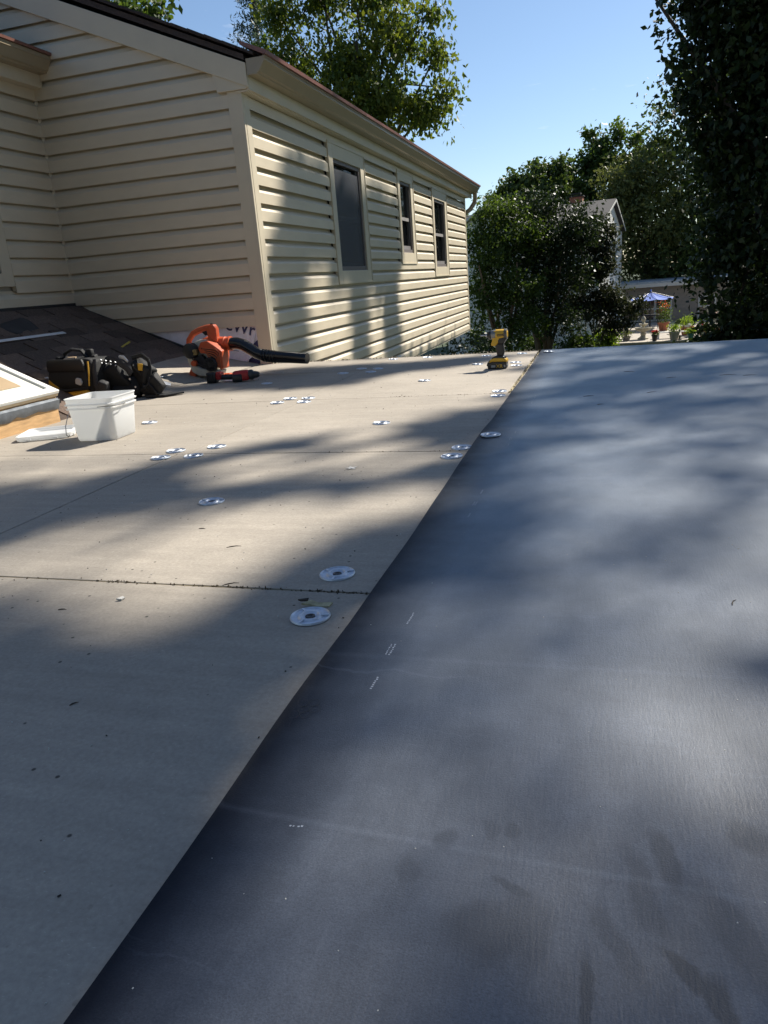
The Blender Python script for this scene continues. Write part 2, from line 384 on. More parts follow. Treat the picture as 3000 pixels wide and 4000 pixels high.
def printed(name, pts):
    m = MB()
    for (xa, ya, xb, yb, w) in pts:
        d = Vector((xb-xa, yb-ya, 0)); Ln = d.length; d.normalize(); s = Vector((-d.y, d.x, 0)); n = max(2, int(Ln/.0052))
        for i in range(n):       # a row of little stamped characters
            a = Vector((xa, ya, 0)) + d*(Ln*(i+.1)/n); a.z = sheet_z(a.x, a.y)+.0004; l = Ln/n*random.uniform(.5, .8)
            o = random.uniform(-.3, .1)*w
            P = [a+s*o, a+d*l*.8+s*o, a+d*l+s*(o+w*.9), a+s*(o+w)*random.uniform(.7, 1)]
            m.add(P, [(0, 1, 2, 3)])
    o = m.build(name, PRINT, memb); o['kind'] = 'stuff'; return o
printed('printed_code', [(-.316, 1.938, -.316, 1.976, .003), (-.3215, 1.832, -.3195, 1.865, .0025), (-.3155, 1.832, -.3135, 1.865, .0025), (-.317, 1.732, -.316, 1.766, .0025)])
printed('printed_code', [(-.324, 1.132, -.322, 1.180, .003), (-.332, 1.02, -.331, 1.058, .0026), (-.3255, 1.019, -.3245, 1.059, .003), (-.325, .914, -.324, .952, .0034)])
printed('printed_code', [(-.309, 2.729, -.309, 2.767, .0026), (-.317, 2.618, -.317, 2.658, .0022), (-.311, 2.618, -.311, 2.658, .0022), (-.311, 2.527, -.31, 2.555, .0026)])
printed('printed_code', [(-.303, 3.50, -.302, 3.59, .002), (-.304, 3.354, -.304, 3.42, .002), (-.334, .619, -.3265, .62, .0026), (-.3245, .62, -.317, .621, .0026), (-.30, 4.2, -.30, 4.24, .003)])
hx = MB()                                            # faint honeycomb stamp near the sheet's edge
for (cx, cy) in [(-.414, .862), (-.398, .866), (-.407, .846), (-.391, .850), (-.416, .832), (-.400, .835)]:
    for k in range(6):
        a0, a1 = pi/3*k+.2, pi/3*(k+1)+.2
        def q(a, r): return (cx+cos(a)*r*.0088, cy+sin(a)*r*.0105, sheet_z(cx, cy)+.0005)
        hx.add([q(a0, .86), q(a1, .86), q(a1, .98), q(a0, .98)], [(0, 1, 2, 3)])
hx.build('honeycomb_stamp', mat('faint_print', (.035, .037, .042), .6), memb)['kind'] = 'stuff'
# ------------------------------------------------------------------ house with vinyl siding
XW, YG, YE = -2.64, 5.70, 15.40
HO = (-6.0, 10.5, GZ)
house = thing('house', 'tan vinyl-sided house with three dark windows and gutter above the flat roof', 'house', HO)
STEP = .1335; Z0 = 1.78
PROF = [(-.024, .022), (.0215, .022), (.0225, .0), (.028, .0), (.028, .078), (.003, .107), (-.018, .114), (-.024, .152)]
PROF_G = [(-.014, .015), (.0215, .015), (.0225, .0), (.028, .0), (.028, .088), (.006, .123), (-.006, .128), (-.014, .152)]
def plank(ax, a0, a1, z, parent=house, cut=None, h=None):
    """one dutch-lap course. ax='x': wall faces +X at XW (runs in Y); 'y': wall faces -Y at YG (runs in X)"""
    m = MB()
    if ax == 'side': m.prism([(XW+d, z+e) for d, e in PROF], a0, a1, 'y')
    elif ax == 'left': m.prism([(-4.45+d, z+e) for d, e in PROF_G], a0, a1, 'y')
    else: m.prism([(YG-d, z+e) for d, e in PROF_G], a0, a1, 'x')
    return m.build('siding_plank', SIDING, parent, off=HO)
WIN = [(7.50, 8.70, .590, 1.935), (10.16, 11.03, .787, 1.960), (12.29, 13.46, .592, 1.925)]
k = -1
while Z0-k*STEP > -.52:
    z = Z0-k*STEP; segs = [(YG+.075, YE-.02)]
    for (a, b, za, zb) in WIN:
        if z > za-.005 and z+.06 < zb:
            segs = [s for (p, q) in segs for s in (((p, a+.004), (b-.004, q)) if p < a < q else ((p, q),))]
    for p, q in segs: plank('side', p, q, z)
    k += 1
# gable wall courses
def rake_low(x): return 2.144-.424*(x+2.817)
k = -14
while Z0-k*STEP > .30:
    z = Z0-k*STEP
    xr = min(-2.715, -2.817-(z-2.144)/.424)
    xl = -4.475 if z < 2.2 else -6.6
    if xr > xl+.1: plank('gable', xl, xr, z)
    k += 1
# wall on the left, running towards the camera
k = -3
while Z0-k*STEP > .56:
    z = Z0-k*STEP
    yl = 5.012 if .66 < z < 1.9 else 1.0
    plank('left', yl, 5.72, z)
    if yl > 1.1: plank('left', 1.0, 4.05, z)
    k += 1
MB().bx(-4.45, -4.436, 4.0, 5.0, .775, .83).build('siding_strip', SIDING, house, off=HO)
def w(name, m, mt, parent=house, **kw): return m.build(name, mt, parent, off=HO, **kw)
# wall cores
core = MB().bx(-10.3, XW-.12, YG+.03, YE-.03, -.50, 2.0)
core.prism([(-10.3, 2.0), (XW-.02, 2.0), (-6.5, 3.66)], YG+.03, YE-.03, 'y')
w('wall_core', core, mat('sheathing', (.45, .42, .36), .8))
w('foundation_wall', MB().bx(-10.0, -3.9, 6.2, 14.6, GZ, -.501), mat('foundation', (.10, .09, .08), .85, var=.2, bump=.3))
w('underside', MB().bx(-10.2, XW+.014, YG+.02, YE-.02, -.525, -.497), TRIM)
w('left_wall_core', MB().bx(-9.5, -4.48, .8, 5.69, .02, 2.28), mat('sheathing', (.45, .42, .36), .8))
# corner boards
cp = MB().bx(-2.728, XW+.030, YG-.032, YG-.002, -.02, 2.02).bx(XW+.003, XW+.032, YG-.0021, YG+.088, -.53, 2.01)
w('corner_post', cp, TRIM, bevel=.003)
w('corner_post', MB().bx(XW+.001, XW+.031, YE-.05, YE+.01, -.53, 2.01).bx(XW-.06, XW+.022, YE+.0101, YE+.022, -.53, 2.01), TRIM, bevel=.003)
w('inside_corner_strip', MB().box((-4.438, 5.69, 1.41), (.026, .026, 1.72), rotm(0, 0, radians(45))), TRIM)
# fascia on the rake with its boxed return
xa, xb = -6.6, -2.537
w('rake_fascia', MB().prism([(xa, rake_low(xa)), (xb, rake_low(xb)), (xb, rake_low(xb)+.158), (xa, rake_low(xa)+.158)], YG-.062, YG-.001, 'y'), TRIM, bevel=.003)
w('rake_return', MB().prism([(-2.822, 2.15), (-2.796, 2.022), (-2.560, 2.018), (-2.541, 2.030), (-2.541, 2.08)], YG-.052, YG-.003, 'y'), TRIM, bevel=.002)
w('soffit', MB().bx(XW-.01, -2.552, YG-.04, YE+.1, 2.003, 2.016), TRIM)
w('eave_fascia', MB().bx(-2.552, -2.534, YG-.045, YE+.35, 2.010, 2.185), TRIM)
# K style gutter
G = [(0, .106), (0, 0), (.078, 0), (.083, .010), (.098, .016), (.104, .026), (.142, .076), (.150, .080), (.150, .106)]
gx0, gz0 = -2.533, 2.103
gut = w('gutter', MB().prism([(gx0+a, gz0+b) for a, b in G], YG-.055, 15.82, 'y'), GUTTER)
MB().prism([(gx0+.137, gz0+.098), (gx0+.156, gz0+.098), (gx0+.156, gz0+.108), (gx0+.137, gz0+.108)], YG-.06, 15.83, 'y').build('gutter_lip', GUTTER, gut, off=HO)
gut.name = 'gutter'
w('gutter_guard', MB().prism([(-2.56, 2.30), (-2.376, 2.213), (-2.362, 2.215), (-2.358, 2.240), (-2.56, 2.325)], YG-.075, 15.84, 'y'), BROWN)
w('downspout', MB().tube([(-2.46, 15.70, 2.11), (-2.46, 15.70, 2.00), (-2.475, 15.68, 1.92), (-2.55, 15.60, 1.80), (-2.66, 15.52, 1.72), (-2.73, 15.48, 1.60), (-2.73, 15.475, -.42)], [.042]*7, 12), GUTTER, smooth=True)
# roof of shingle courses
rf = w('roof', MB().prism([(-6.5, 3.94), (-2.55, 2.205), (-2.55, 2.243), (-6.5, 3.985), (-10.6, 2.2), (-10.6, 2.16)], YG-.05, 15.7, 'y'), SHINGLE_D)
sl = math.atan(.437)
random.seed(21)
for i in range(30):
    s = i*.142; x = -2.50-s*cos(sl); zc = 2.262+s*sin(sl)
    o = MB().box((x-.09*cos(sl), (YG+15.6)/2, zc+.06*sin(sl)), (.26, 15.75-YG+random.uniform(-.02, .03), .016), rotm(0, sl+radians(1.5), 0)).build('shingle_course', SHINGLE_D, rf, off=HO)
w('attic_block', MB().bx(-9.5, -4.47, .8, 5.6, 2.281, 2.34), TRIM)
# left lower roof, its eave, fascia and gutter
lr = w('left_roof', MB().prism([(-4.26, 2.455), (-4.26, 2.49), (-8.4, 4.2), (-8.4, 4.16)], .6, 5.688, 'y'), SHINGLE_D)
w('left_soffit', MB().bx(-4.46, -4.345, .6, 5.682, 2.262, 2.274), TRIM)
w('left_fascia', MB().bx(-4.36, -4.342, .6, 5.683, 2.268, 2.47), TRIM)
g2 = [(0, .112), (0, 0), (.070, 0), (.075, .010), (.088, .016), (.094, .026), (.122, .080), (.130, .084), (.130, .112)]
w('left_gutter', MB().prism([(-4.341+a, 2.357+b) for a, b in g2], .55, 5.676, 'y'), GUTTER)
w('left_gutter_guard', MB().prism([(-4.30, 2.487), (-4.206, 2.471), (-4.196, 2.472), (-4.193, 2.492), (-4.30, 2.512)], .5, 5.676, 'y'), BROWN)

# windows on the long wall
PANE = bpy.data.materials.new('clear_pane'); PANE.use_nodes = True
_t = PANE.node_tree; _b = _t.nodes['Principled BSDF']; _b.inputs['Base Color'].default_value = (.01, .012, .014, 1); _b.inputs['Roughness'].default_value = .03; _b.inputs['Specular IOR Level'].default_value = 1.0
_tr = _t.nodes.new('ShaderNodeBsdfTransparent'); _tr.inputs[0].default_value = (.8, .85, .84, 1); _mx = _t.nodes.new('ShaderNodeMixShader'); _fr = _t.nodes.new('ShaderNodeFresnel'); _fr.inputs[0].default_value = 1.6
_ml = _t.nodes.new('ShaderNodeMath'); _ml.operation = 'MULTIPLY_ADD'; _ml.inputs[1].default_value = .9; _ml.inputs[2].default_value = .12; _t.links.new(_fr.outputs[0], _ml.inputs[0]); _t.links.new(_ml.outputs[0], _mx.inputs[0])
_t.links.new(_tr.outputs[0], _mx.inputs[1]); _t.links.new(_b.outputs[0], _mx.inputs[2]); _t.links.new(_mx.outputs[0], _t.nodes['Material Output'].inputs[0])
ROOM = mat('dim_room', (.035, .032, .03), .9)  # flat backing behind the panes; the unlit room's dimness is put into this colour
def window(a, b, za, zb, g, screen=False, rail=True, blind=False):
    """a..b trim extents along Y, g = glass opening"""
    c, d, zc, zd = g
    t = MB()
    for (p, q, r, s) in ((a, c, za, zb), (d, b, za, zb), (c, d, za, zc), (c, d, zd, zb)):
        t.bx(XW+.001, XW+.032, p, q, r, s)
    win = w('window', t, TRIM, bevel=.003)
    lip = MB()
    for (p, q, r, s) in ((a-.006, a+.012, za, zb), (b-.012, b+.006, za, zb), (a, b, za-.006, za+.012), (a, b, zb-.012, zb+.006)): lip.bx(XW+.002, XW+.039, p, q, r, s)
    def part(n, m, mt, **kw):
        o = m.build(n, mt, win, off=HO, **kw); return o
    part('casing_edge', lip, TRIM)
    fr = MB(); e = .035
    for (p, q, r, s) in ((c, c+e, zc, zd), (d-e, d, zc, zd), (c+e, d-e, zc, zc+e*1.3), (c+e, d-e, zd-e, zd)): fr.bx(XW-.05, XW+.014, p, q, r, s)
    part('frame', fr, DARKMETAL if not rail else mat('grey_window_frame', (.16, .14, .135), .5, var=.1))
    zm = (zc+zd)/2-.01
    part('pane', MB().bx(XW-.045, XW-.042, c+e, d-e, zc+e, zm), PANE); part('pane', MB().bx(XW-.03, XW-.027, c+e, d-e, zm, zd-e), PANE)
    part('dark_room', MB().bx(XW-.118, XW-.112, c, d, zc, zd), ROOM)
    part('meeting_rail', MB().bx(XW-.026, XW-.006, c+e, d-e, zm-.022, zm+.022), mat('meeting_rail', (.30, .28, .27), .5, var=.1))
    part('sash_stile', MB().bx(XW-.04, XW-.012, c+e, c+e+.035, zc+e, zd-e), DARKMETAL); part('sash_stile', MB().bx(XW-.04, XW-.012, d-e-.035, d-e, zc+e, zd-e), DARKMETAL)
    part('lower_rail', MB().bx(XW-.04, XW-.004, c+e, d-e, zc+e*1.3, zc+e*1.3+.05), mat('lower_rail', (.22, .205, .20), .5, var=.1))
    if blind:
        bl = MB()
        for i in range(34): bl.box((XW-.075, (c+d)/2, zc+.07+i*.0255), (.022, d-c-2*e, .002), rotm(0, radians(52), 0))
        part('blind', bl, BLIND)
    if screen:
        part('insect_screen', MB().bx(XW-.003, XW+.002, c+e*.6, d-e*.6, zc+e, zd-.085), screen_mat)
    return win
screen_mat = bpy.data.materials.new('mesh_screen'); screen_mat.use_nodes = True
_t = screen_mat.node_tree; _b = _t.nodes['Principled BSDF']; _b.inputs['Base Color'].default_value = (.075, .08, .092, 1); _b.inputs['Roughness'].default_value = .55
_tr = _t.nodes.new('ShaderNodeBsdfTransparent'); _mx = _t.nodes.new('ShaderNodeMixShader'); _mx.inputs[0].default_value = .62
_t.links.new(_tr.outputs[0], _mx.inputs[1]); _t.links.new(_b.outputs[0], _mx.inputs[2]); _t.links.new(_mx.outputs[0], _t.nodes['Material Output'].inputs[0])
window(*WIN[0], g=(7.64, 8.555, .717, 1.795), screen=True)
window(*WIN[1], g=(10.29, 10.885, .930, 1.838), blind=True)
window(*WIN[2], g=(12.43, 13.30, .735, 1.775))
# window on the left wall, only its lower corner shows
lw = MB()
for (p, q, r, s) in ((4.90, 5.013, .762, 1.93), (4.05, 4.16, .762, 1.93), (4.16, 4.90, .762, .86), (4.16, 4.90, 1.82, 1.93)): lw.bx(-4.449, -4.425, p, q, r, s)
lwin = w('window', lw, TRIM, bevel=.003)
MB().bx(-4.449, -4.44, 4.16, 4.90, .86, 1.82).build('pane', GLASSD, lwin, off=HO)
# house wrap where the bottom courses are off
def wrap():
    m = MB(); nx, nz = 26, 8
    for j in range(nz+1):
        for i in range(nx+1):
            x = -3.95+1.235*i/nx; z = -.02+.36*j/nz
            m.v.append((x, YG-.001-.004*abs(sin(x*9+z*6))*random.uniform(.4, 1)-.003*abs(sin(z*22+x*3)), z))
    m.f = [(j*(nx+1)+i, j*(nx+1)+i+1, (j+1)*(nx+1)+i+1, (j+1)*(nx+1)+i) for j in range(nz) for i in range(nx)]
    return w('house_wrap', m, mat('house_wrap', (.84, .85, .91), .5, var=.12, scale=10), smooth=True)
hw = wrap()
NAVY = mat('navy_print', (.035, .04, .12), .6, var=.2)
def text_mesh(name, s, size, m, parent, M, ext=.0):
    c = bpy.data.curves.new('t', 'FONT'); c.body = s; c.size = size; c.extrude = ext; c.offset = size*.012; c.resolution_u = 3
    t = bpy.data.objects.new('t', c); COL.objects.link(t); bpy.context.view_layer.update()
    me = bpy.data.meshes.new_from_object(t.evaluated_get(bpy.context.evaluated_depsgraph_get()))
    bpy.data.objects.remove(t); bpy.data.curves.remove(c)
    me.name = name; me.transform(M); me.materials.clear(); me.materials.append(m)
    o = bpy.data.objects.new(name, me); COL.objects.link(o); o.parent = parent; return o
FY = Matrix(((1, 0, 0), (0, 0, -1), (0, 1, 0))).to_4x4()       # text facing -Y
lt = text_mesh('printed_letters', 'eWr', .14, NAVY, hw, Matrix.Translation((-3.02-HO[0], YG-.0128-HO[1], .300-HO[2])) @ Matrix.Rotation(radians(15), 4, 'Y') @ FY)
fl = MB(); fl.add([(-2.85, YG-.0115, .005), (-2.735, YG-.0115, .005), (-2.735, YG-.012, .20), (-2.79, YG-.012, .16)], [(0, 1, 2, 3)])
fl.build('printed_band', NAVY, hw, off=HO)
fl = MB(); fl.add([(-2.87, YG-.022, .02), (-2.80, YG-.034, .06), (-2.745, YG-.026, .25), (-2.775, YG-.018, .24)], [(0, 1, 2, 3)])
fl.build('loose_flap', mat('house_wrap', (.58, .58, .60), .55), hw, off=HO)
fl = MB()
for i, (za, xa_, xb_) in enumerate(((.225, -3.12, -2.93), (.195, -3.10, -2.90), (.165, -3.08, -2.90), (.14, -3.06, -2.92))):
    fl.add([(xa_, YG-.0115, za), (xb_, YG-.0115, za-.028), (xb_, YG-.0115, za-.020), (xa_, YG-.0115, za+.008)], [(0, 1, 2, 3)])
fl.build('printed_lines', mat('pale_print', (.40, .41, .47), .6), hw, off=HO)

# ------------------------------------------------------------------ lower shingle slope between the flat roof and the left wall
SLO = (-3.6, 3.6, 0); SA = math.atan(.41)
def sz(x): return .41*(-3.05-x)
slope = thing('shingle_roof', 'dark brown shingle roof slope at the foot of the tan siding', 'roof', SLO)
MB().prism([(-2.90, -.049), (-4.45, sz(-4.45)-.012), (-4.45, -.049)], .9, 5.69, 'y').build('roof_deck', SHINGLE_D, slope, off=SLO)
sh = MB().box((0, 0, 0), (.30, .286, .016)).build('shingle', SHINGLE, slope)
random.seed(9); first = True
for i in range(11):
    s = .02+i*.142; x = -2.97-s*cos(SA); z = sz(x)+.006
    off = (i % 2)*.15+random.uniform(-.03, .03); j = 0; y = 1.0+off
    while y < 5.7:
        o = sh if first else share(sh, 'shingle', slope); first = False
        o.location = (x-.10*cos(SA)-SLO[0]+random.uniform(-.004, .004), min(y, 5.55)-SLO[1], z+.10*sin(SA)+.004+random.uniform(0, .004)); o.rotation_euler = (random.uniform(-.012, .012), SA+radians(3.0)+random.uniform(-.01, .01), random.uniform(-.01, .01))
        y += .300
ff = MB().bx(-4.452, -4.420, 1.0, 5.69, .545, .605)
ff.build('wall_flashing', mat('black_flashing', (.022, .022, .025), .5, var=.3), slope, off=SLO)
MB().prism([(-4.42, .56), (-4.42, .48), (-4.10, .36), (-4.10, .43)], 5.655, 5.672, 'y').build('step_flashing', FLASH, slope, off=SLO)
MB().prism([(-4.42, .585), (-4.42, .562), (-2.95, -.03), (-2.95, .0)], 5.66, 5.679, 'y').build('counter_flashing', mat('black_flashing', (.022, .022, .025), .5), slope, off=SLO)
# ------------------------------------------------------------------ shape helpers for the small things
def srect(hx, hy, r, n=5):
    """rounded rectangle outline, counter-clockwise"""
    P = []
    for (sx, sy, a0) in ((1, 1, 0), (-1, 1, pi/2), (-1, -1, pi), (1, -1, 1.5*pi)):
        for k in range(n+1):
            a = a0+pi/2*k/n; P.append((sx*(hx-r)+r*cos(a), sy*(hy-r)+r*sin(a)))
    return P
def loft(rings, caps=(True, True)):
    m = MB(); n = len(rings[0])
    for R in rings: m.v += [tuple(p) for p in R]
    m.f = [(i*n+k, i*n+(k+1) % n, (i+1)*n+(k+1) % n, (i+1)*n+k) for i in range(len(rings)-1) for k in range(n)]
    if caps[0]: m.f.append(tuple(range(n-1, -1, -1)))
    if caps[1]: m.f.append(tuple(range((len(rings)-1)*n, len(rings)*n)))
    return m
def pillow(hx, hy, h, r, edge=.02, bulge=.0, c=(0, 0, 0), R=None, sag=0.0, lump=0.0):
    """soft upright box"""
    rings = []; zs = [(0, edge), (edge*.3, edge*.4), (edge, 0), (h*.3, -bulge), (h*.6, -bulge*.9), (h-edge, 0), (h-edge*.3, edge*.4), (h, edge)]
    for z, d in zs:
        rings.append([Vector((x, y, z-sag*cos(x/hx*1.5)*(z/h))) for x, y in srect(hx-d, hy-d, max(.004, r-d*.3))])
    m = loft(rings)
    if lump: m.v = [(x+lump*sin(31*z+17*y+9*x), y+lump*sin(27*x+23*z+1), z+lump*sin(19*x+29*y+2)*(.2+z/h)) for x, y, z in m.v]
    m.v = [tuple((R @ Vector(p) if R is not None else Vector(p)) + Vector(c)) for p in m.v]
    return m
def ring_join(*ms):
    o = MB()
    for m in ms: o.add(m.v, m.f)
    return o

# ------------------------------------------------------------------ skylight on its wooden curb
skl = thing('skylight', 'white framed skylight on a raw wood curb beside the shingles', 'skylight', (-3.2, 2.75, 0))
SO = (-3.2, 2.75, 0); KA = math.atan(.45)
def su(u, n): return (-2.762-u*cos(KA)+n*sin(KA), .150+u*sin(KA)+n*cos(KA))
MB().prism([(-2.772, 0), (-2.772, .1475), (-3.75, .586), (-3.75, 0)], 2.15, 3.253, 'y').build('curb', WOODPLY, skl, off=SO)
fm = MB(); n = 22
random.seed(4)
for i in range(n+1):
    y = 2.14+1.118*i/n; a = random.uniform(-.006, .006); c = random.uniform(-.012, .010)
    fm.v += [(-2.766, y, .128+a*.4), (-2.752+a*.6, y, .118), (-2.758+a, y, .090+c), (-2.770, y, .073+c)]
fm.f = [(i*4+k, i*4+k+1, i*4+k+5, i*4+k+4) for i in range(n) for k in range(3)]
fm.build('curb_flashing', FLASH, skl, smooth=True, off=SO)
MB().tube([(-2.758, 3.255, .108), (-2.78, 3.262, .112), (-2.83, 3.262, .13)], [.014, .018, .012], 8).build('flashing_fold', mat('black_flashing', (.022, .022, .025), .5), skl, smooth=True, off=SO)
MB().prism([su(-.006, -.012), su(1.07, -.012), su(1.07, .002), su(-.006, .002)], 2.143, 3.258, 'y').build('frame_base', mat('cream_pine', (.62, .48, .30), .7, var=.15), skl, off=SO)
fb = MB()
for (u0, u1, y0, y1) in ((-.008, .035, 2.14, 3.262), (1.02, 1.065, 2.14, 3.262), (.035, 1.02, 2.14, 2.18), (.035, 1.02, 3.222, 3.262)):
    fb.prism([su(u0, .003), su(u1, .003), su(u1, .022), su(u0, .022)], y0, y1, 'y')
fb.build('frame', WHITE, skl, bevel=.003, off=SO)
MB().prism([su(.035, .004), su(1.02, .004), su(1.02, .010), su(.035, .010)], 2.18, 3.222, 'y').build('inner_flange', mat('pale_flange', (.60, .60, .52), .5, var=.05), skl, off=SO)
MB().prism([su(.12, .0105), su(.93, .0105), su(.93, .014), su(.12, .014)], 2.27, 3.13, 'y').build('pane', mat('tinted_pane', (.48, .36, .23), .12, var=.08, coat=.5), skl, off=SO)

# ------------------------------------------------------------------ square white bucket and its lid
PLAST = bpy.data.materials.new('white_plastic'); PLAST.use_nodes = True
_t = PLAST.node_tree; _b = _t.nodes['Principled BSDF']; _b.inputs['Base Color'].default_value = (.88, .89, .89, 1); _b.inputs['Roughness'].default_value = .36
_tl = _t.nodes.new('ShaderNodeBsdfTranslucent'); _tl.inputs[0].default_value = (.92, .92, .90, 1); _mx = _t.nodes.new('ShaderNodeMixShader'); _mx.inputs[0].default_value = .42
_nz = _t.nodes.new('ShaderNodeTexNoise'); _nz.inputs['Scale'].default_value = 18; _mr = _t.nodes.new('ShaderNodeMapRange'); _mr.inputs[3].default_value = .3; _mr.inputs[4].default_value = .46
_t.links.new(_nz.outputs[0], _mr.inputs[0]); _t.links.new(_mr.outputs[0], _b.inputs['Roughness'])
_t.links.new(_b.outputs[0], _mx.inputs[1]); _t.links.new(_tl.outputs[0], _mx.inputs[2]); _t.links.new(_mx.outputs[0], _t.nodes['Material Output'].inputs[0])
WIRE = mat('wire', (.35, .33, .31), .35, metal=.9)
bk = thing('plastic_bucket', 'square white plastic bucket with a wire handle standing on the boards', 'bucket', (-2.175, 2.835, .001), radians(3))
def rr(h, r, z, dx=0, dy=0): return [(x+dx, y+dy, z) for x, y in srect(h, h*.96, r)]
H = .192
out = [rr(.094, .022, .0), rr(.098, .026, .006), rr(.111, .028, .140), rr(.111, .028, .142), rr(.119, .030, .143), rr(.120, .030, .148), rr(.113, .028, .150), rr(.1135, .028, .160), rr(.121, .030, .161), rr(.122, .030, .166), rr(.115, .028, .168),
       rr(.1165, .028, .186), rr(.120, .030, .188), rr(.120, .030, H), rr(.1145, .028, H), rr(.112, .027, .18), rr(.095, .024, .008)]
loft(out).build('body', PLAST, bk, smooth=True)
wr = []
for i in range(25):
    a = pi*i/24; wr.append((-.124*cos(a)*1.0, -.117-.012*sin(a), .152-.115*sin(a)))
hnd = MB().tube([(-.13, -.05, .150), (-.128, -.10, .150)]+[(-.122+.02*i/6, -.123-.002*i, .150-.018*i) for i in range(1, 7)], .0016, 6)
MB().tube([(-.118, 0, .153), (-.130, -.02, .146), (-.134, -.07, .115), (-.131, -.105, .07), (-.126, -.118, .035), (-.118, -.116, .026), (-.112, -.114, .034)], .0019, 6).build('wire_handle', WIRE, bk, smooth=True)
MB().tube([(.121, 0, .153), (.131, -.02, .152), (.134, -.06, .153), (.130, -.10, .155), (.06, -.124, .155)], .0019, 6).build('wire_handle', WIRE, bk, smooth=True)
lid = thing('bucket_lid', 'white plastic square lid lying upside down beside the bucket', 'lid', (-2.535, 2.885, .001), radians(24))
loft([rr(.118, .030, 0), rr(.124, .032, .004), rr(.126, .032, .022), rr(.122, .032, .024), rr(.118, .03, .020), rr(.114, .03, .010), rr(.104, .028, .0095), rr(.100, .028, .016), rr(.094, .026, .016), rr(.090, .026, .009)]).build('tray', PLAST, lid, smooth=True)
for i in range(4):
    a = pi/2*i; R = rotm(0, 0, a)
    for d in (-.06, .06): MB().box(tuple(R @ Vector((.128, d, .008))), (.006, .022, .010), R).build('pull_tab', PLAST, lid, bevel=.001)

# ------------------------------------------------------------------ tool bag
FABRIC = mat('black_nylon', (.006, .006, .0065), .7, var=.35, scale=14, bump=.35, bscale=500)
YELF = mat('yellow_fabric', (.60, .33, .025), .65, var=.2, scale=20, bump=.2, bscale=300)
GREYW = mat('grey_webbing', (.03, .03, .032), .8, var=.3, scale=60)
PALE = mat('pale_metal', (.55, .57, .60), .4, metal=.4, var=.15)
bag = thing('tool_bag', 'black nylon tool bag with yellow base trim slumped on the shingles', 'bag', (-3.145, 3.97, .040), radians(-4))
pillow(.168, .105, .225, .045, .022, .010, lump=.009).build('body', FABRIC, bag, smooth=True)
pillow(.150, .020, .150, .016, .012, .006, c=(-.005, -.108, .050), R=rotm(radians(-5), 0, 0), lump=.006).build('front_pocket', FABRIC, bag, smooth=True)
fp = pillow(.138, .010, .085, .008, .008, .003, c=(-.01, -.108, .155), R=rotm(radians(8), 0, 0), lump=.006); fp.build('flap', mat('dull_nylon', (.010, .010, .011), .5, var=.3, bump=.3, bscale=200), bag, smooth=True)
pillow(.135, .016, .042, .012, .010, .004, c=(.0, -.118, .004), R=rotm(radians(4), 0, 0)).build('yellow_base', YELF, bag, smooth=True)
MB().prism([(-.150, .052), (-.075, .062), (-.145, .115), (-.155, .06)], -.140, -.130, 'y').build('yellow_gusset', YELF, bag, bevel=.002)
MB().tube([(-.14, -.118, .052), (0, -.150, .048), (.14, -.122, .056)], .010, 8).build('piping', FABRIC, bag, smooth=True)
cl = MB().prism([(.068, .088), (.102, .076), (.116, .094), (.108, .118), (.080, .124), (.070, .11)], -.149, -.134, 'y'); cl.build('clip', mat('grey_clip', (.42, .42, .42), .5, var=.1), bag, bevel=.003)
hd = MB()
hd.tube([(-.10, 0, .215), (-.095, -.01, .262), (-.03, -.015, .285), (.04, -.012, .275), (.075, 0, .22)], .010, 8, flat=1.6)
hd.build('handle', FABRIC, bag, smooth=True)
pillow(.022, .018, .07, .012, .008, .0, c=(.075, .02, .21)).build('tool_loop', FABRIC, bag, smooth=True)
for i, dx in enumerate((-.135, -.10, .12)): pillow(.018, .02, .04, .01, .006, .0, c=(dx, -.03+.02*i, .205), R=rotm(.1*i, .2-.2*i, 0)).build('tool_pocket', FABRIC, bag, smooth=True)
MB().box((-.03, -.05, .232), (.07, .05, .006), rotm(.25, 0, .2)).build('cardboard_tag', mat('tan_card', (.52, .38, .25), .8), bag)
MB().tube([(.165, -.06, .22), (.175, -.09, .15), (.180, -.10, .07), (.20, -.11, .02)], [.016, .018, .018, .012], 8, flat=.5).build('side_strap', GREYW, bag, smooth=True)
MB().tube([(.150, -.10, .215), (.158, -.118, .14), (.152, -.128, .07)], [.005]*3, 6).build('yellow_stitching', YELF, bag, smooth=True)
pillow(.030, .028, .10, .016, .010, .004, c=(.205, -.085, .0), R=rotm(.2, .35, .2)).build('side_pouch', mat('grey_nylon', (.014, .014, .015), .7, var=.5, scale=30, bump=.4, bscale=90), bag, smooth=True)
hm = MB().tube([(-.165, -.06, .115), (-.225, -.065, .108)], .008, 8); hm.lathe([(.012, -.018), (.017, -.014), (.017, .012), (.010, .018)], (-.232, -.065, .108), 'z', 10)
hm.build('hammer_head', mat('tool_steel', (.35, .36, .38), .3, metal=.9), bag, smooth=True)

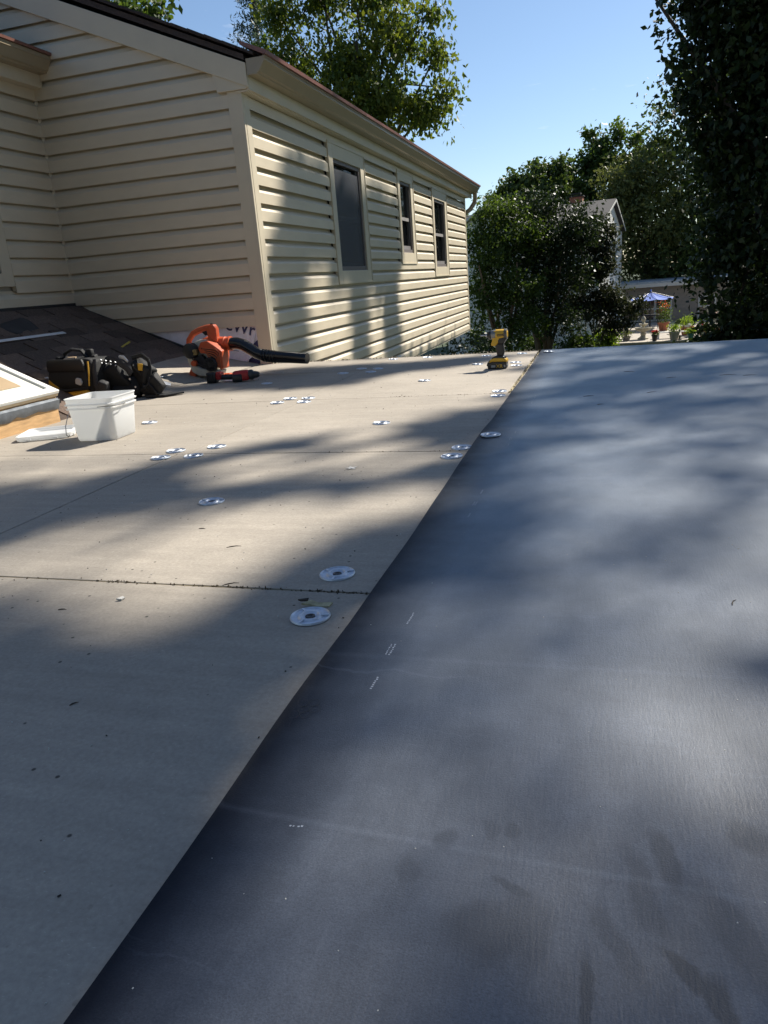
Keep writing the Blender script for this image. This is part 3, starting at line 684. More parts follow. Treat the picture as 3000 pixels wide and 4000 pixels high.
# ------------------------------------------------------------------ tool belt heaped against the bag
tb_ = thing('tool_belt', 'black tool belt with pouches and straps heaped against the bag', 'tool belt', (-2.845, 4.06, .006))
for (c, r, s) in (((-.07, .0, .03), (.35, -.25, .1), (.075, .05, .19)), ((.035, .05, .02), (.2, .45, -.3), (.07, .045, .20)), ((-.03, -.06, .0), (-.5, .1, .4), (.08, .04, .12)), ((.09, -.01, .0), (.3, .9, .2), (.055, .035, .16)), ((-.10, .09, .03), (.6, -.2, .8), (.08, .05, .17))):
    pillow(s[0], s[1], s[2], .022, .014, .006, c=c, R=rotm(*r), lump=.010).build('pouch', FABRIC, tb_, smooth=True)
wb = MB().tube([(-.15, -.045, .235), (-.10, -.075, .245), (-.03, -.085, .225), (.02, -.085, .19), (.055, -.085, .15)], [.020]*5, 8, flat=.25)
wb.build('padded_belt', GREYW, tb_, smooth=True)
rv = MB()
for i in range(4):
    for j in range(2):
        x = -.135+.033*i; rv.prism([(x, .222+.018*j-.006*i), (x+.010, .226+.018*j-.006*i), (x+.004, .232+.018*j-.006*i)], -.112, -.104, 'y')
rv.build('woven_mark', PALE, tb_)
MB().tube([(-.03, -.06, .255), (.01, -.075, .250), (.04, -.08, .225)], [.010, .013, .008], 8, flat=.5).build('metal_ring', PALE, tb_, smooth=True)
MB().tube([(.02, .0, .24), (.10, -.01, .255), (.145, -.02, .225), (.155, -.03, .17), (.15, -.04, .13)], .014, 8, flat=.6).build('suspender', FABRIC, tb_, smooth=True)
MB().box((.105, -.055, .185), (.032, .012, .042), rotm(0, .1, 0)).build('yellow_patch', YELF, tb_, bevel=.002)
MB().tube([(.145, -.04, .14), (.15, -.06, .09), (.175, -.07, .055), (.205, -.08, .02), (.21, -.03, .010)], .010, 8, flat=.6).build('strap', FABRIC, tb_, smooth=True)
MB().tube([(.10, -.05, .08), (.13, -.085, .06), (.16, -.08, .085), (.185, -.075, .05)], .007, 6).build('strap', FABRIC, tb_, smooth=True)
st = MB().prism([(.10, .015), (.245, .03), (.30, .055), (.325, .04), (.25, -.07), (.12, -.09)], .0, .012, 'z')
st.build('leather_flap', BLACKM, tb_, bevel=.003)
MB().tube([(.12, .02, .02), (.10, -.05, .14), (.06, -.07, .20)], .009, 7).build('strap', FABRIC, tb_, smooth=True)
for (x, y, z, s) in ((.045, -.10, .12, .007), (.075, -.10, .07, .006), (-.02, -.09, .045, .007)):
    MB().lathe([(s, 0), (s*.8, s*.5), (s*.2, s*.7)], (x, y, z), 'y', 8).build('rivet', PALE, tb_, smooth=True)

# ------------------------------------------------------------------ loose metal and scraps on the shingles
o = tag(MB().prism([(-.018, 0), (.018, 0), (.020, .004), (-.002, .006), (-.018, .004)], -.80, .42, 'y').build('drip_edge_strip', mat('white_metal', (.72, .73, .75), .3, var=.05)), 'long white metal drip edge strip lying across the shingles', 'metal strip')
o.location = (-3.93, 4.45, .392); o.rotation_euler = (0, SA, radians(2.5))
o = MB(); nf = 8
for j in range(nf+1):
    for i in range(nf+1):
        u, v = i/nf, j/nf; o.v.append((-.08+.17*u, -.16+.30*v+.03*u, .020+.03*sin(u*3+1)*v+.02*v))
o.f = [(j*(nf+1)+i, j*(nf+1)+i+1, (j+1)*(nf+1)+i+1, (j+1)*(nf+1)+i) for j in range(nf) for i in range(nf)]
o = o.build('felt_scrap', mat('roofing_felt', (.035, .034, .034), .85, var=.3, scale=8, bump=.3), None, smooth=True)
sd = o.modifiers.new('s', 'SOLIDIFY'); sd.thickness = .004
tag(o, 'curled scrap of dark roofing felt on the shingles below the left wall', 'felt scrap'); o.location = (-4.12, 4.58, sz(-4.12)); o.rotation_euler = (0, SA, .1)
o = MB().prism([(-.09, -.03), (.09, .0), (.075, .05), (-.04, .055), (-.10, .02)], 0, .003, 'z').build('flashing_sheet', mat('white_metal', (.72, .73, .75), .3))
tag(o, 'bent offcut of pale sheet metal poking out under the tool belt', 'metal offcut'); o.location = (-2.735, 4.145, .075); o.rotation_euler = (.1, radians(18), .2)
o = MB().box((0, 0, 0), (.016, .22, .008)).build('yellow_stick', mat('yellow_paint', (.55, .42, .05), .5, var=.1), bevel=.001)
tag(o, 'thin yellow folding rule leaning up behind the tool belt', 'folding rule'); o.location = (-3.615, 5.14, .26); o.rotation_euler = (.12, .3, radians(20))

# ------------------------------------------------------------------ leaf blower
ORG = mat('orange_plastic', (.56, .095, .030), .42, var=.12, scale=12)
CREAM = mat('cream_plastic', (.52, .50, .42), .5, var=.2, scale=12)
RUBB = mat('engine_black', (.018, .018, .019), .5, var=.3, scale=20)
TUBEM = mat('glossy_black', (.010, .010, .011), .22, var=.3, scale=8)
blw = thing('leaf_blower', 'orange petrol leaf blower with a long black nozzle by the house corner', 'leaf blower', (-2.75, 4.93, .004), radians(0))
MB().lathe([(.10, .0), (.122, .012), (.126, .05), (.122, .085), (.10, .098)], (-.01, -.03, .165), 'y', 32).build('fan_housing', ORG, blw, smooth=True)
MB().lathe([(.105, -.012), (.126, -.006), (.132, .03), (.124, .04)], (-.035, -.075, .145), 'y', 32).build('fan_cover', CREAM, blw, smooth=True)
MB().tube([(.02, .01, .235), (.09, .0, .238), (.12, .0, .236)], [.055, .047, .045], 18).build('outlet', ORG, blw, smooth=True)
cl = MB().lathe([(.046, .11), (.052, .113), (.052, .125), (.047, .128), (.047, .150), (.053, .152), (.053, .166), (.045, .168)], (0, 0, .232), 'x', 20); cl.build('outlet_collar', ORG, blw, smooth=True)
ec = MB().prism([(-.035, .215), (-.01, .262), (.045, .270), (.10, .232), (.152, .192), (.146, .068), (.118, .064), (.108, .085), (.112, .150), (.05, .175), (-.02, .185)], -.135, -.03, 'y'); ec.build('engine_cover', ORG, blw, bevel=.010, seg=3)
for i in range(7):
    a, b = .005+.007*i, .222-.013*i; c = .140-.010*i
    fn = MB().tube([(a, -.138, b), (c-.03, -.138, b-.014-.002*i), (c-.006, -.138, b-.040), (c-.008, -.138, .075)], .0032, 6); fn.build('cooling_fin', mat('orange_fin', (.62, .15, .06), .4), blw, smooth=True)
gp = MB()
for i in range(6):
    a, b = .012+.007*i, .2155-.013*i; c = .134-.010*i
    gp.tube([(a, -.1355, b), (c-.03, -.1355, b-.014-.002*i), (c-.006, -.1355, b-.038), (c-.008, -.1355, .08)], .0026, 5)
gp.build('cooling_slots', BLACKP, blw, smooth=True)
MB().lathe([(.048, 0), (.052, .006), (.050, .030), (.040, .045), (.015, .052)], (.058, -.160, .105), 'y', 14).build('recoil_starter', RUBB, blw, smooth=True)
rs = MB()
for i in range(12): rs.box((.058+.032*cos(i*pi/6), -.163, .105+.032*sin(i*pi/6)), (.022, .006, .005), rotm(0, -i*pi/6, 0))
rs.build('starter_rib', BLACKP, blw)
MB().lathe([(.040, 0), (.055, .008), (.056, .05), (.045, .07)], (-.100, -.150, .205), 'y', 20).build('air_filter', RUBB, blw, smooth=True)
MB().box((-.055, -.135, .195), (.03, .03, .04)).lathe([(.010, -.155), (.010, -.13)], (-.06, 0, .205), 'y', 10).build('carburettor', mat('brass', (.45, .33, .14), .4, metal=.7), blw, bevel=.002)
MB().prism([(-.09, .15), (-.02, .175), (.02, .12), (.0, .07), (-.06, .075), (-.08, .10)], -.125, -.05, 'y').build('engine_block', RUBB, blw, bevel=.006)
MB().prism([(-.120, .100), (-.105, .055), (-.05, .022), (.06, .018), (.12, .028), (.13, .060), (.05, .062), (-.02, .075), (-.06, .10)], -.140, -.045, 'y').build('fuel_tank', CREAM, blw, bevel=.010, seg=3)
MB().lathe([(.020, -.168), (.022, -.160), (.022, -.140), (.018, -.135)], (-.068, 0, .118), 'y', 14).build('fuel_cap', ORG, blw, smooth=True)
MB().tube([(-.135, -.03, .075), (-.160, -.03, .14), (-.170, -.03, .21), (-.155, -.03, .275), (-.115, -.03, .318), (-.06, -.03, .340), (.0, -.03, .352), (.045, -.03, .355)], [.018, .020, .020, .021, .022, .022, .023, .024], 12, flat=.85).build('handle', ORG, blw, smooth=True)
MB().prism([(.020, .25), (.085, .25), (.088, .345), (.070, .376), (.025, .374), (.010, .34)], -.058, -.005, 'y').build('handle_post', ORG, blw, bevel=.008, seg=3)
MB().prism([(-.04, .330), (.012, .338), (.010, .305), (-.012, .300)], -.042, -.022, 'y').build('throttle_trigger', BLACKP, blw, bevel=.003)
MB().box((.050, -.032, .378), (.020, .02, .010)).build('stop_switch', BLACKP, blw, bevel=.002)
MB().tube([(-.03, -.09, .25), (.0, -.12, .235), (.0, -.14, .215)], .004, 6).tube([(-.09, -.15, .16), (-.05, -.155, .12), (-.01, -.15, .10)], .0035, 6).build('fuel_hose', BLACKP, blw, smooth=True)
ft = MB().prism([(-.140, .0), (-.105, .0), (-.085, .045), (-.12, .085), (-.142, .05)], -.12, -.07, 'y').prism([(.07, .0), (.12, .0), (.13, .03), (.06, .03)], -.13, -.08, 'y').prism([(-.14, .0), (.12, .0), (.12, .018), (-.14, .018)], .0, .045, 'y'); ft.build('foot', ORG, blw, bevel=.004)
tp = [(.15, 0, .232), (.22, -.004, .230), (.27, -.008, .215), (.32, -.014, .185), (.37, -.020, .155), (.42, -.026, .138), (.47, -.032, .131), (.52, -.038, .126)]
MB().tube(tp, [.0435, .043, .0425, .0415, .0405, .040, .039, .0385], 18).build('blower_tube', TUBEM, blw, smooth=True)
MB().tube([(.47, -.034, .131), (.50, -.038, .128), (.56, -.046, .123), (.64, -.056, .117), (.74, -.068, .108), (.775, -.072, .105)], [.042, .042, .041, .040, .038, .037], 18).build('nozzle', TUBEM, blw, smooth=True)
for i in range(5):
    x = .425+.022*i; MB().lathe([(.040, -.004), (.0455, -.002), (.0455, .003), (.040, .005)], (x, -.0275-.0028*i, .1375-.0030*i), 'x', 16).build('tube_ring', BLACKP, blw, smooth=True)

# ------------------------------------------------------------------ red drill on its side
RED = mat('red_plastic', (.42, .018, .018), .42, var=.15)
drl = thing('cordless_drill', 'red and black cordless drill lying on its side by the blower', 'drill', (-2.42, 4.61, .002), radians(7))
pillow(.034, .034, .072, .010, .006, c=(-.165, 0, 0)).build('battery', BLACKP, drl, smooth=True)
pillow(.020, .036, .050, .010, .006, c=(-.118, .01, .020), R=rotm(0, .12, 0)).build('battery_shoe', RED, drl, smooth=True)
gv = MB()
for i in range(5): gv.box((-.192+.009*i, -.0345, .04), (.003, .003, .045))
gv.build('battery_groove', mat('dark_grey', (.05, .05, .05), .5), drl)
MB().tube([(-.12, .0, .036), (-.07, .0, .034), (-.02, .0, .034), (.02, 0, .036)], [.019, .017, .018, .021], 12, flat=.85).build('grip', BLACKP, drl, smooth=True)
pillow(.056, .032, .070, .018, .012, .002, c=(.052, -.012, .004), R=rotm(0, -.05, .1)).build('motor_housing', RED, drl, smooth=True)
pillow(.034, .010, .050, .010, .006, .001, c=(.030, -.046, .002), R=rotm(0, 0, .1)).build('rear_cap', BLACKP, drl, smooth=True)
MB().lathe([(.026, .10), (.034, .104), (.036, .122), (.030, .130), (.026, .134), (.024, .15), (.019, .168), (.012, .175)], (0, .0, .040), 'x', 16).build('chuck', mat('dark_chuck', (.035, .035, .036), .35, var=.2), drl, smooth=True)
MB().tube([(.175, 0, .040), (.20, 0, .040)], .004, 6).build('bit', mat('tool_steel', (.35, .36, .38), .3, metal=.9), drl, smooth=True)
o = MB().prism([(-.07, -.03), (.06, -.02), (.05, .03), (-.06, .02)], 0, .002, 'z').build('sheet_offcut', mat('white_metal', (.72, .73, .75), .3)); o.location = (-2.46, 4.655, .003)
tag(o, 'small pale metal offcut under the red drill', 'metal offcut')

# ------------------------------------------------------------------ yellow impact driver
YEL = mat('yellow_plastic', (.62, .36, .02), .42, var=.12)
drv = thing('impact_driver', 'yellow and black cordless impact driver standing on its battery', 'impact driver', (-.632, 4.717, 0), radians(-3))
MB().prism([(-.056, .001), (.056, .001), (.061, .012), (.061, .040), (.052, .046), (-.028, .046), (-.055, .038), (-.061, .018)], -.035, .035, 'y').build('battery', BLACKP, drv, bevel=.004)
MB().prism([(-.056, .040), (-.030, .047), (.054, .047), (.062, .040), (.063, .054), (.052, .066), (.030, .070), (-.020, .070), (-.042, .060)], -.036, .036, 'y').build('battery_shoe', YEL, drv, bevel=.004)
MB().prism([(-.058, .020), (-.050, .040), (-.036, .052), (-.044, .058), (-.060, .042), (-.066, .024)], -.0355, .0355, 'y').build('battery_latch', BLACKP, drv, bevel=.003)
MB().prism([(-.034, .062), (.050, .054), (.054, .066), (.042, .080), (.0, .084), (-.030, .074)], -.033, .033, 'y').build('foot', BLACKP, drv, bevel=.006)
MB().prism([(-.002, .078), (.038, .078), (.046, .105), (.044, .130), (.042, .158), (-.010, .158), (-.010, .130), (-.004, .100)], -.019, .019, 'y').build('grip', mat('grip_rubber', (.035, .032, .028), .6, var=.3, scale=60), drv, bevel=.010, seg=3)
MB().prism([(-.036, .146), (-.012, .143), (.002, .152), (.012, .168), (.040, .180), (.060, .186), (.066, .208), (.066, .224), (.058, .236), (-.012, .236), (-.026, .228), (-.028, .172), (-.036, .162)], -.024, .024, 'y').build('housing', YEL, drv, bevel=.008, seg=3)
MB().prism([(-.032, .150), (-.016, .148), (-.010, .162), (-.014, .176), (-.030, .172)], -.010, .010, 'y').build('trigger', BLACKP, drv, bevel=.002)
MB().prism([(.012, .156), (.044, .156), (.060, .184), (.056, .196), (.016, .190), (.008, .175)], -.0255, .0255, 'y').build('rear_grip', BLACKP, drv, bevel=.004)
MB().lathe([(.020, .066), (.029, .060), (.031, .04), (.031, -.006)], (0, 0, .212), 'x', 20).build('motor_can', YEL, drv, smooth=True)
MB().lathe([(.0315, .064), (.0325, .060), (.0325, .050), (.0315, .046)], (0, 0, .212), 'x', 20).build('rear_ring', mat('grey_rubber', (.10, .095, .085), .6), drv, smooth=True)
MB().lathe([(.0305, -.004), (.030, -.022), (.027, -.036), (.020, -.046)], (0, 0, .211), 'x', 20).build('gear_case', mat('grey_case', (.22, .22, .215), .38, metal=.5, var=.15), drv, smooth=True)
MB().lathe([(.0275, -.034), (.028, -.040), (.022, -.054), (.013, -.060), (.010, -.062)], (0, 0, .210), 'x', 18).build('nose_bumper', BLACKP, drv, smooth=True)
MB().lathe([(.009, -.060), (.0095, -.070), (.007, -.074), (.003, -.076), (.003, -.084), (.0045, -.088), (.0045, -.100), (.002, -.106)], (0, 0, .209), 'x', 10).build('bit', mat('tool_steel', (.35, .36, .38), .3, metal=.9), drv, smooth=True)
text_mesh('printed_mark', 'XR', .031, YEL, drv, Matrix.Translation((-.004, -.0358, .009)) @ FY)
MB().bx(.006, .050, -.0330, -.0305, .202, .216).build('label_plate', BLACKP, drv)
text_mesh('printed_mark', 'DEWALT', .0105, YEL, drv, Matrix.Translation((.008, -.0336, .2055)) @ FY)
MB().bx(-.036, -.010, -.0356, -.034, .012, .026).bx(.044, .054, -.0356, -.034, .012, .026).build('battery_decal', mat('pale_decal', (.32, .32, .31), .5), drv)

# ------------------------------------------------------------------ round insulation plates
pm = MB(); nn = 28
pm.lathe([(.0382, .0), (.0382, .0022), (.0368, .0040), (.0345, .0012), (.0240, .0012), (.0205, .0048), (.0170, .0048), (.0135, .0010), (.0085, .0003), (.004, .0003)], n=nn, caps=False)
for a in (pi*.62, pi*1.29, pi*1.96): pm.box((.0285*cos(a), .0285*sin(a), .0026), (.015, .0045, .0034), rotm(0, 0, a))
psrc = pm.build('insulation_plate', GALV, None, smooth=True)
ssrc = MB().lathe([(.0095, .0004), (.0095, .0026), (.006, .0030), (.004, .0014), (.001, .0014)], n=12).build('screw_head', BLACKP, psrc, smooth=True)
G0 = 'round steel plates screwed into the boards'
PL = [((-.514, 1.145), 'round galvanised plate beside the torn chip below the widest open joint', None, .0),
      ((-.532, 1.348), 'round galvanised plate just above the widest open board joint', None, .0),
      ((-1.103, 1.849), 'lone round plate in the middle of a board in front of the bucket', None, 0),
      ((-.484, 2.385), 'round plate on the boards at the rubber sheet, one of a pair across a joint', 'pair of plates at the rubber sheet', 0), ((-.472, 2.514), 'round plate on the boards at the rubber sheet, one of a pair across a joint', 'pair of plates at the rubber sheet', 0),
      ((-.395, 2.689), 'round steel plate lying on the edge of the dark rubber sheet', None, .007), ((-.909, 2.998), 'lone round plate in the board centre between bucket and rubber sheet', None, 0),
      ((-2.186+.03, 3.147), 'round plate on the boards right beside the white bucket', None, 0),
      ((-2.11, 4.44), 'lone round plate on the boards in front of the red drill', None, 0), ((-1.01, 4.279), 'lone round plate in the board centre left of the impact driver', None, 0),
      ((-.803, 4.983), 'round plate behind the impact driver on the side of its drill bit', None, 0), ((-.817, 5.482), 'round plate by the far roof edge behind the impact driver', None, 0), ((-.56, 5.523), 'round plate by the far roof edge beside the end of the rubber sheet', None, 0),
      ((-.369, 5.506), 'round plate on the far end of the dark rubber sheet', None, .007), ((-3.06, 4.862), 'round plate on the tapered board beside the leaf blower', 'plates beside the blower', .055), ((-3.02, 4.63), 'round plate on the tapered board beside the leaf blower', 'plates beside the blower', .045)]
PL += [(p, 'round plate in the cluster of four at a board corner near the bucket', 'four plates near the bucket', 0) for p in ((-1.625, 2.404), (-1.497, 2.429), (-1.627, 2.518), (-1.48, 2.583))]
PL += [(p, 'round plate in the cluster of four where three boards meet mid roof', 'four plates where three boards meet', 0) for p in ((-1.678, 3.633), (-1.523, 3.635), (-1.657, 3.762), (-1.547, 3.757))]
PL += [(p, 'round plate in the cluster of four nearest the blower nozzle and house wall', 'four plates near the nozzle', 0) for p in ((-1.704, 4.807), (-1.508, 4.817), (-1.64, 5.028), (-1.504, 4.984))]
PL += [(p, 'round plate across the joint in front of the impact driver, one of two', 'two plates in front of the driver', 0) for p in ((-.49, 3.629), (-.501, 3.775))]
PL += [(p, 'round plate between the impact driver and the rubber sheet, one of two', 'two plates beside the driver', 0) for p in ((-.551, 4.989), (-.528, 4.821))]
PL += [(p, 'round plate at the far roof edge below the long siding wall', 'plates along the far edge', 0) for p in ((-1.55, 5.56), (-1.28, 5.57))]
random.seed(31)
for i, (p, lab, grp, z) in enumerate(PL):
    o = psrc if i == 0 else share(psrc, 'insulation_plate'); s_ = ssrc if i == 0 else share(ssrc, 'screw_head', o)
    o.location = (p[0], p[1], .0012+z); o.rotation_euler = (random.gauss(0, .012), random.gauss(0, .012) + (.22 if z > .04 else 0), random.uniform(0, 6.28))
    for kk in list(o.keys()): del o[kk]
    tag(o, lab, 'plate', grp or G0)
# scraps lying about
def scrap(name, label, cat, poly, loc, m, rz=0, th=.0012, tilt=.1, grp=None):
    o = MB().prism(poly, 0, th, 'z').build(name, m); o.location = loc; o.rotation_euler = (tilt, tilt*.6, rz); return tag(o, label, cat, grp)
LEAFW = mat('pale_dry_leaf', (.62, .60, .55), .7, var=.15); TWIG = mat('twig', (.05, .038, .028), .85, var=.4, scale=40); CHIP = mat('board_chip', (.40, .36, .22), .85, var=.4, scale=60)
scrap('dry_leaf', 'pale lobed dry leaf lying on the boards before the bucket', 'leaf', [(-.02, 0), (-.006, .006), (-.004, .02), (.004, .008), (.022, .010), (.009, -.002), (.014, -.014), (.0, -.006), (-.012, -.012), (-.008, -.002)], (-.792, 2.23, .003), LEAFW, .4)
scrap('torn_chip', 'torn brown chip of board facer lifted behind the plate', 'board chip', [(-.028, -.004), (-.012, .010), (.004, .004), (.03, .010), (.026, -.004), (.006, -.008), (-.01, -.004)], (-.52, 1.192, .003), CHIP, .15, .004, .22)
scrap('torn_chip', 'small dark splinter of board standing beside the torn chip', 'board chip', [(-.010, -.002), (.012, .004), (.010, -.003), (-.004, -.005)], (-.553, 1.206, .006), TWIG, .5, .003, .4)
scrap('dry_leaf', 'white crumb of foam on the near board', 'foam crumb', [(-.008, -.004), (.002, .006), (.008, .002), (.004, -.005)], (-.945, 1.175, .002), LEAFW, .2, .004, .2)
tw = [((-.774, .809), .014, .9, 'short dark twig on the shaded near board'), ((-1.003, 1.614), .02, 0, 'small dark bark scrap on the sunlit board'), ((-.848, 1.491), .035, .4, 'thin curved stalk on the sunlit board'), ((-1.042, 1.115), .018, .2, 'dark crumb of bark near the open joint'),
      ((-.745, 1.275), .035, .5, 'dark stalk poking out of the widest open joint')]
tm = [((-.057, 3.506), .05, .2), ((-.004, 3.279), .03, .5), ((.145, 4.301), .06, -.3), ((.339, 4.016), .05, .4), ((.606, 4.036), .08, 0), ((.219, 3.562), .05, .6), ((.226, 1.282), .025, 1.2), ((.70, 4.0), .06, .1)]
def twig(p, ln, rz, label, grp=None, z=.0012):
    m = MB().tube([(-ln/2, 0, 0), (-ln*.15, ln*.07, .0006), (ln*.2, ln*.10, .0004), (ln/2, -ln*.02, 0)], [.0007, .0012, .0009, .0004], 6); o = m.build('twig', TWIG, smooth=True)
    o.location = (p[0], p[1], z); o.rotation_euler = (0, 0, rz); tag(o, label, 'twig', grp)
for p, ln, rz, lb in tw: twig(p, ln, rz, lb)
for p, ln, rz in tm: twig(p, ln, rz, 'small dark twig lying on the blue-grey rubber sheet', 'twigs on the rubber sheet', sheet_z(*p)+.001)
# flecks too small to count
for nm, cm, cnt, sd_ in (('pale_flecks', mat('pale_fleck', (.55, .54, .50), .8), 260, 1), ('dark_flecks', mat('dark_fleck', (.03, .026, .022), .9), 240, 2)):
    random.seed(sd_); m = MB()
    for i in range(cnt):
        y = .3+5.2*random.random()**2.0; x = random.uniform(-2.6, -.44); s = random.uniform(.0006, .0016)*(1+.35*y)
        m.box((x, y, .0012), (s*random.uniform(.8, 2.2), s, s*.6), rotm(random.random(), random.random(), random.random()*6))
    tag(m.build(nm, cm), 'scattered %s of debris on the boards' % nm.replace('_', ' '), 'debris', kind='stuff')
m = MB(); random.seed(8)
for i in range(150):
    y = .3+4*random.random()**1.7; x = random.uniform(-.42, .25+y*.2); s = random.uniform(.0005, .0012)*(1+.3*y); m.box((x, y, sheet_z(x, y)+.0003), (s*1.4, s, s*.5), rotm(0, 0, random.random()*6))
tag(m.build('sheet_flecks', mat('pale_fleck', (.55, .54, .50), .8)), 'tiny pale flecks of dust on the rubber sheet', 'debris', kind='stuff')
# ------------------------------------------------------------------ foliage
def leaf_mat(name, ca, cb, trans=.35, rough=.5, tcol=None):
    m = bpy.data.materials.new(name); m.use_nodes = True; t = m.node_tree; b = t.nodes['Principled BSDF']; N = t.nodes.new; K = t.links.new
    at = N('ShaderNodeAttribute'); at.attribute_name = 'leaf_rnd'
    mx = N('ShaderNodeMix'); mx.data_type = 'RGBA'; mx.inputs[6].default_value = (*ca, 1); mx.inputs[7].default_value = (*cb, 1); K(at.outputs['Fac'], mx.inputs[0])
    K(mx.outputs[2], b.inputs['Base Color']); b.inputs['Roughness'].default_value = rough; b.inputs['Specular IOR Level'].default_value = .3
    tl = N('ShaderNodeBsdfTranslucent'); hs = N('ShaderNodeHueSaturation'); hs.inputs['Value'].default_value = 1.7; hs.inputs['Saturation'].default_value = 1.15; hs.inputs['Hue'].default_value = .485
    K(mx.outputs[2], hs.inputs['Color']); K(hs.outputs[0], tl.inputs[0])
    sh_ = N('ShaderNodeMixShader'); sh_.inputs[0].default_value = trans; K(b.outputs[0], sh_.inputs[1]); K(tl.outputs[0], sh_.inputs[2]); K(sh_.outputs[0], t.nodes['Material Output'].inputs[0])
    return m
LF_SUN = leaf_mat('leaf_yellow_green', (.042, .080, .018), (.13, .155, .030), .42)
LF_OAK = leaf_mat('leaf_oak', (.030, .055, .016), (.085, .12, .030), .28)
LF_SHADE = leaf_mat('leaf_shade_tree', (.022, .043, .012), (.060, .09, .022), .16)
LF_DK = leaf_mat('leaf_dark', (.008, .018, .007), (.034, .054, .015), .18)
LF_MYR = leaf_mat('leaf_myrtle', (.026, .05, .014), (.085, .13, .026), .35)
LF_OLV = leaf_mat('leaf_olive', (.060, .080, .026), (.125, .14, .042), .3)
LF_CON = leaf_mat('leaf_conifer', (.045, .075, .05), (.085, .12, .075), .2)
LF_RED = leaf_mat('leaf_dusky', (.018, .028, .012), (.045, .05, .022), .25)
LF_POT = leaf_mat('leaf_bright', (.09, .16, .025), (.20, .28, .05), .4)
BARK = mat('bark', (.085, .065, .05), .9, var=.35, scale=14, bump=.6, bscale=40, stretch=(1, 1, .3))
BARKP = mat('smooth_bark', (.17, .12, .085), .75, var=.3, scale=10)

# sunlit openings on the roof: parts of the boards and sheet that the tree leaves in the sun
LIT = [[(-2.62, 2.54), (-2.8, 3.3), (-2.54, 3.7), (-1.52, 3.74), (-.43, 3.68), (-.48, 3.37), (-.65, 3.21), (-.91, 3.0), (-.86, 2.85), (-.66, 2.61), (-.48, 2.51), (-.43, 2.35), (-.46, 2.3), (-.76, 2.12), (-.97, 2.15), (-1.18, 2.05), (-1.35, 2.09), (-1.3, 2.37), (-1.45, 2.45), (-1.68, 2.32), (-1.75, 2.09), (-2.06, 2.05), (-2.53, 2.07)],
       [(-1.55, 1.29), (-1.46, 1.4), (-1.38, 1.61), (-1.09, 1.77), (-.76, 1.88), (-.44, 2.02), (-.44, 1.79), (-.62, 1.75), (-.69, 1.65), (-.74, 1.5), (-.74, 1.34), (-.74, 1.25), (-.75, 1.13), (-.81, 1.09), (-.9, 1.07), (-1.1, 1.15), (-1.29, 1.22), (-1.46, 1.2)],
       [(-1.51, 4.2), (-1.16, 4.82), (-.83, 4.97), (-.44, 5.48), (-.43, 3.68), (-1.52, 3.74), (-2.28, 3.8), (-2.9, 3.77), (-2.9, 4.2), (-1.78, 4.07)],
       [(-3.3, 4.40), (-2.65, 4.5), (-2.38, 5.5), (-2.7, 5.66), (-3.6, 5.5), (-3.5, 4.7)], [(-3.2, 2.1), (-2.5, 2.1), (-2.4, 3.7), (-3.3, 3.9), (-3.6, 3.3)], [(-2.5, 5.25), (-.5, 5.45), (-.5, 5.7), (-2.5, 5.7)]]
HOLE = [[(-1.38, 2.53), (-1.24, 2.66), (-1.05, 2.69), (-1.03, 2.6), (-1.17, 2.49), (-1.31, 2.45)]]
def inpoly(P, poly):
    x, y = P[:, 0], P[:, 1]; r = np.zeros(len(P), bool); j = len(poly)-1
    for i in range(len(poly)):
        xi, yi = poly[i]; xj, yj = poly[j]
        c = ((yi > y) != (yj > y)) & (x < (xj-xi)*(y-yi)/(yj-yi+1e-12)+xi); r ^= c; j = i
    return r
def lit_deck(G):
    r = np.zeros(len(G), bool)
    for dx, dy in ((0, 0), (.08, 0), (-.08, 0), (0, .09), (0, -.09)):
        for p in LIT: r |= inpoly(G[:, :2]+np.array([dx, dy]), p)
    for p in HOLE: r &= ~inpoly(G, p)
    return r
# places the canopy only half shades
PART = [[(-.48, 4.4), (-.34, 5.28), (.12, 4.81), (.04, 4.36), (-.24, 4.03), (-.36, 3.79)],  [(.35, 3.38), (.68, 3.42), (.63, 3.18), (.39, 3.25)], [(.12, 4.95), (.6, 5.18), (1.01, 5.23), (.82, 4.22), (.46, 4.44)], [(-.42, 2.88), (-.34, 3.08), (-.12, 3.0), (-.16, 2.66), (-.33, 2.55)],
        [(-.3, 1.17), (-.15, 1.25), (-.01, 1.27), (.04, 1.19), (.02, 1.03), (-.12, .98), (-.23, 1.0)], [(.11, 1.01), (.18, 1.11), (.5, 1.15), (.5, .9), (.22, .85), (.14, .88)],
        [(-.34, .2), (-.32, .58), (-.24, .75), (-.24, .98), (-.15, 1.12), (-.01, 1.16), (.14, 1.1), (.26, .98), (.19, .68), (.13, .58), (.09, .5), (.06, .2)],
        [(-.32, 2.3), (-.02, 2.42), (.27, 2.3), (.29, 1.9), (.18, 1.68), (-.07, 1.68), (-.26, 1.78)], [(-.46, 5.67), (1.04, 5.38), (.81, 4.12), (.38, 4.36), (-.04, 4.17), (-.36, 3.48), (-.40, 3.04), (-.48, 4.4)]]
rs_part = np.random.RandomState(3)
def part_deck(G, p=.78):
    r = np.zeros(len(G), bool)
    for q in PART: r |= inpoly(G, q)
    sheet = (G[:, 0] > -.43) & (G[:, 1] > .2) & ~((G[:, 0] > .10) & (G[:, 1] < .62)) & ~((G[:, 0] < -.22) & (G[:, 1] > 1.25) & (G[:, 1] < 2.6))
    pr = np.where(r, p, np.where(sheet, np.where(G[:, 1] < 1.5, .72, np.where(G[:, 1] < 2.6, .80, .72)), .10))
    return rs_part.random(len(G)) < pr
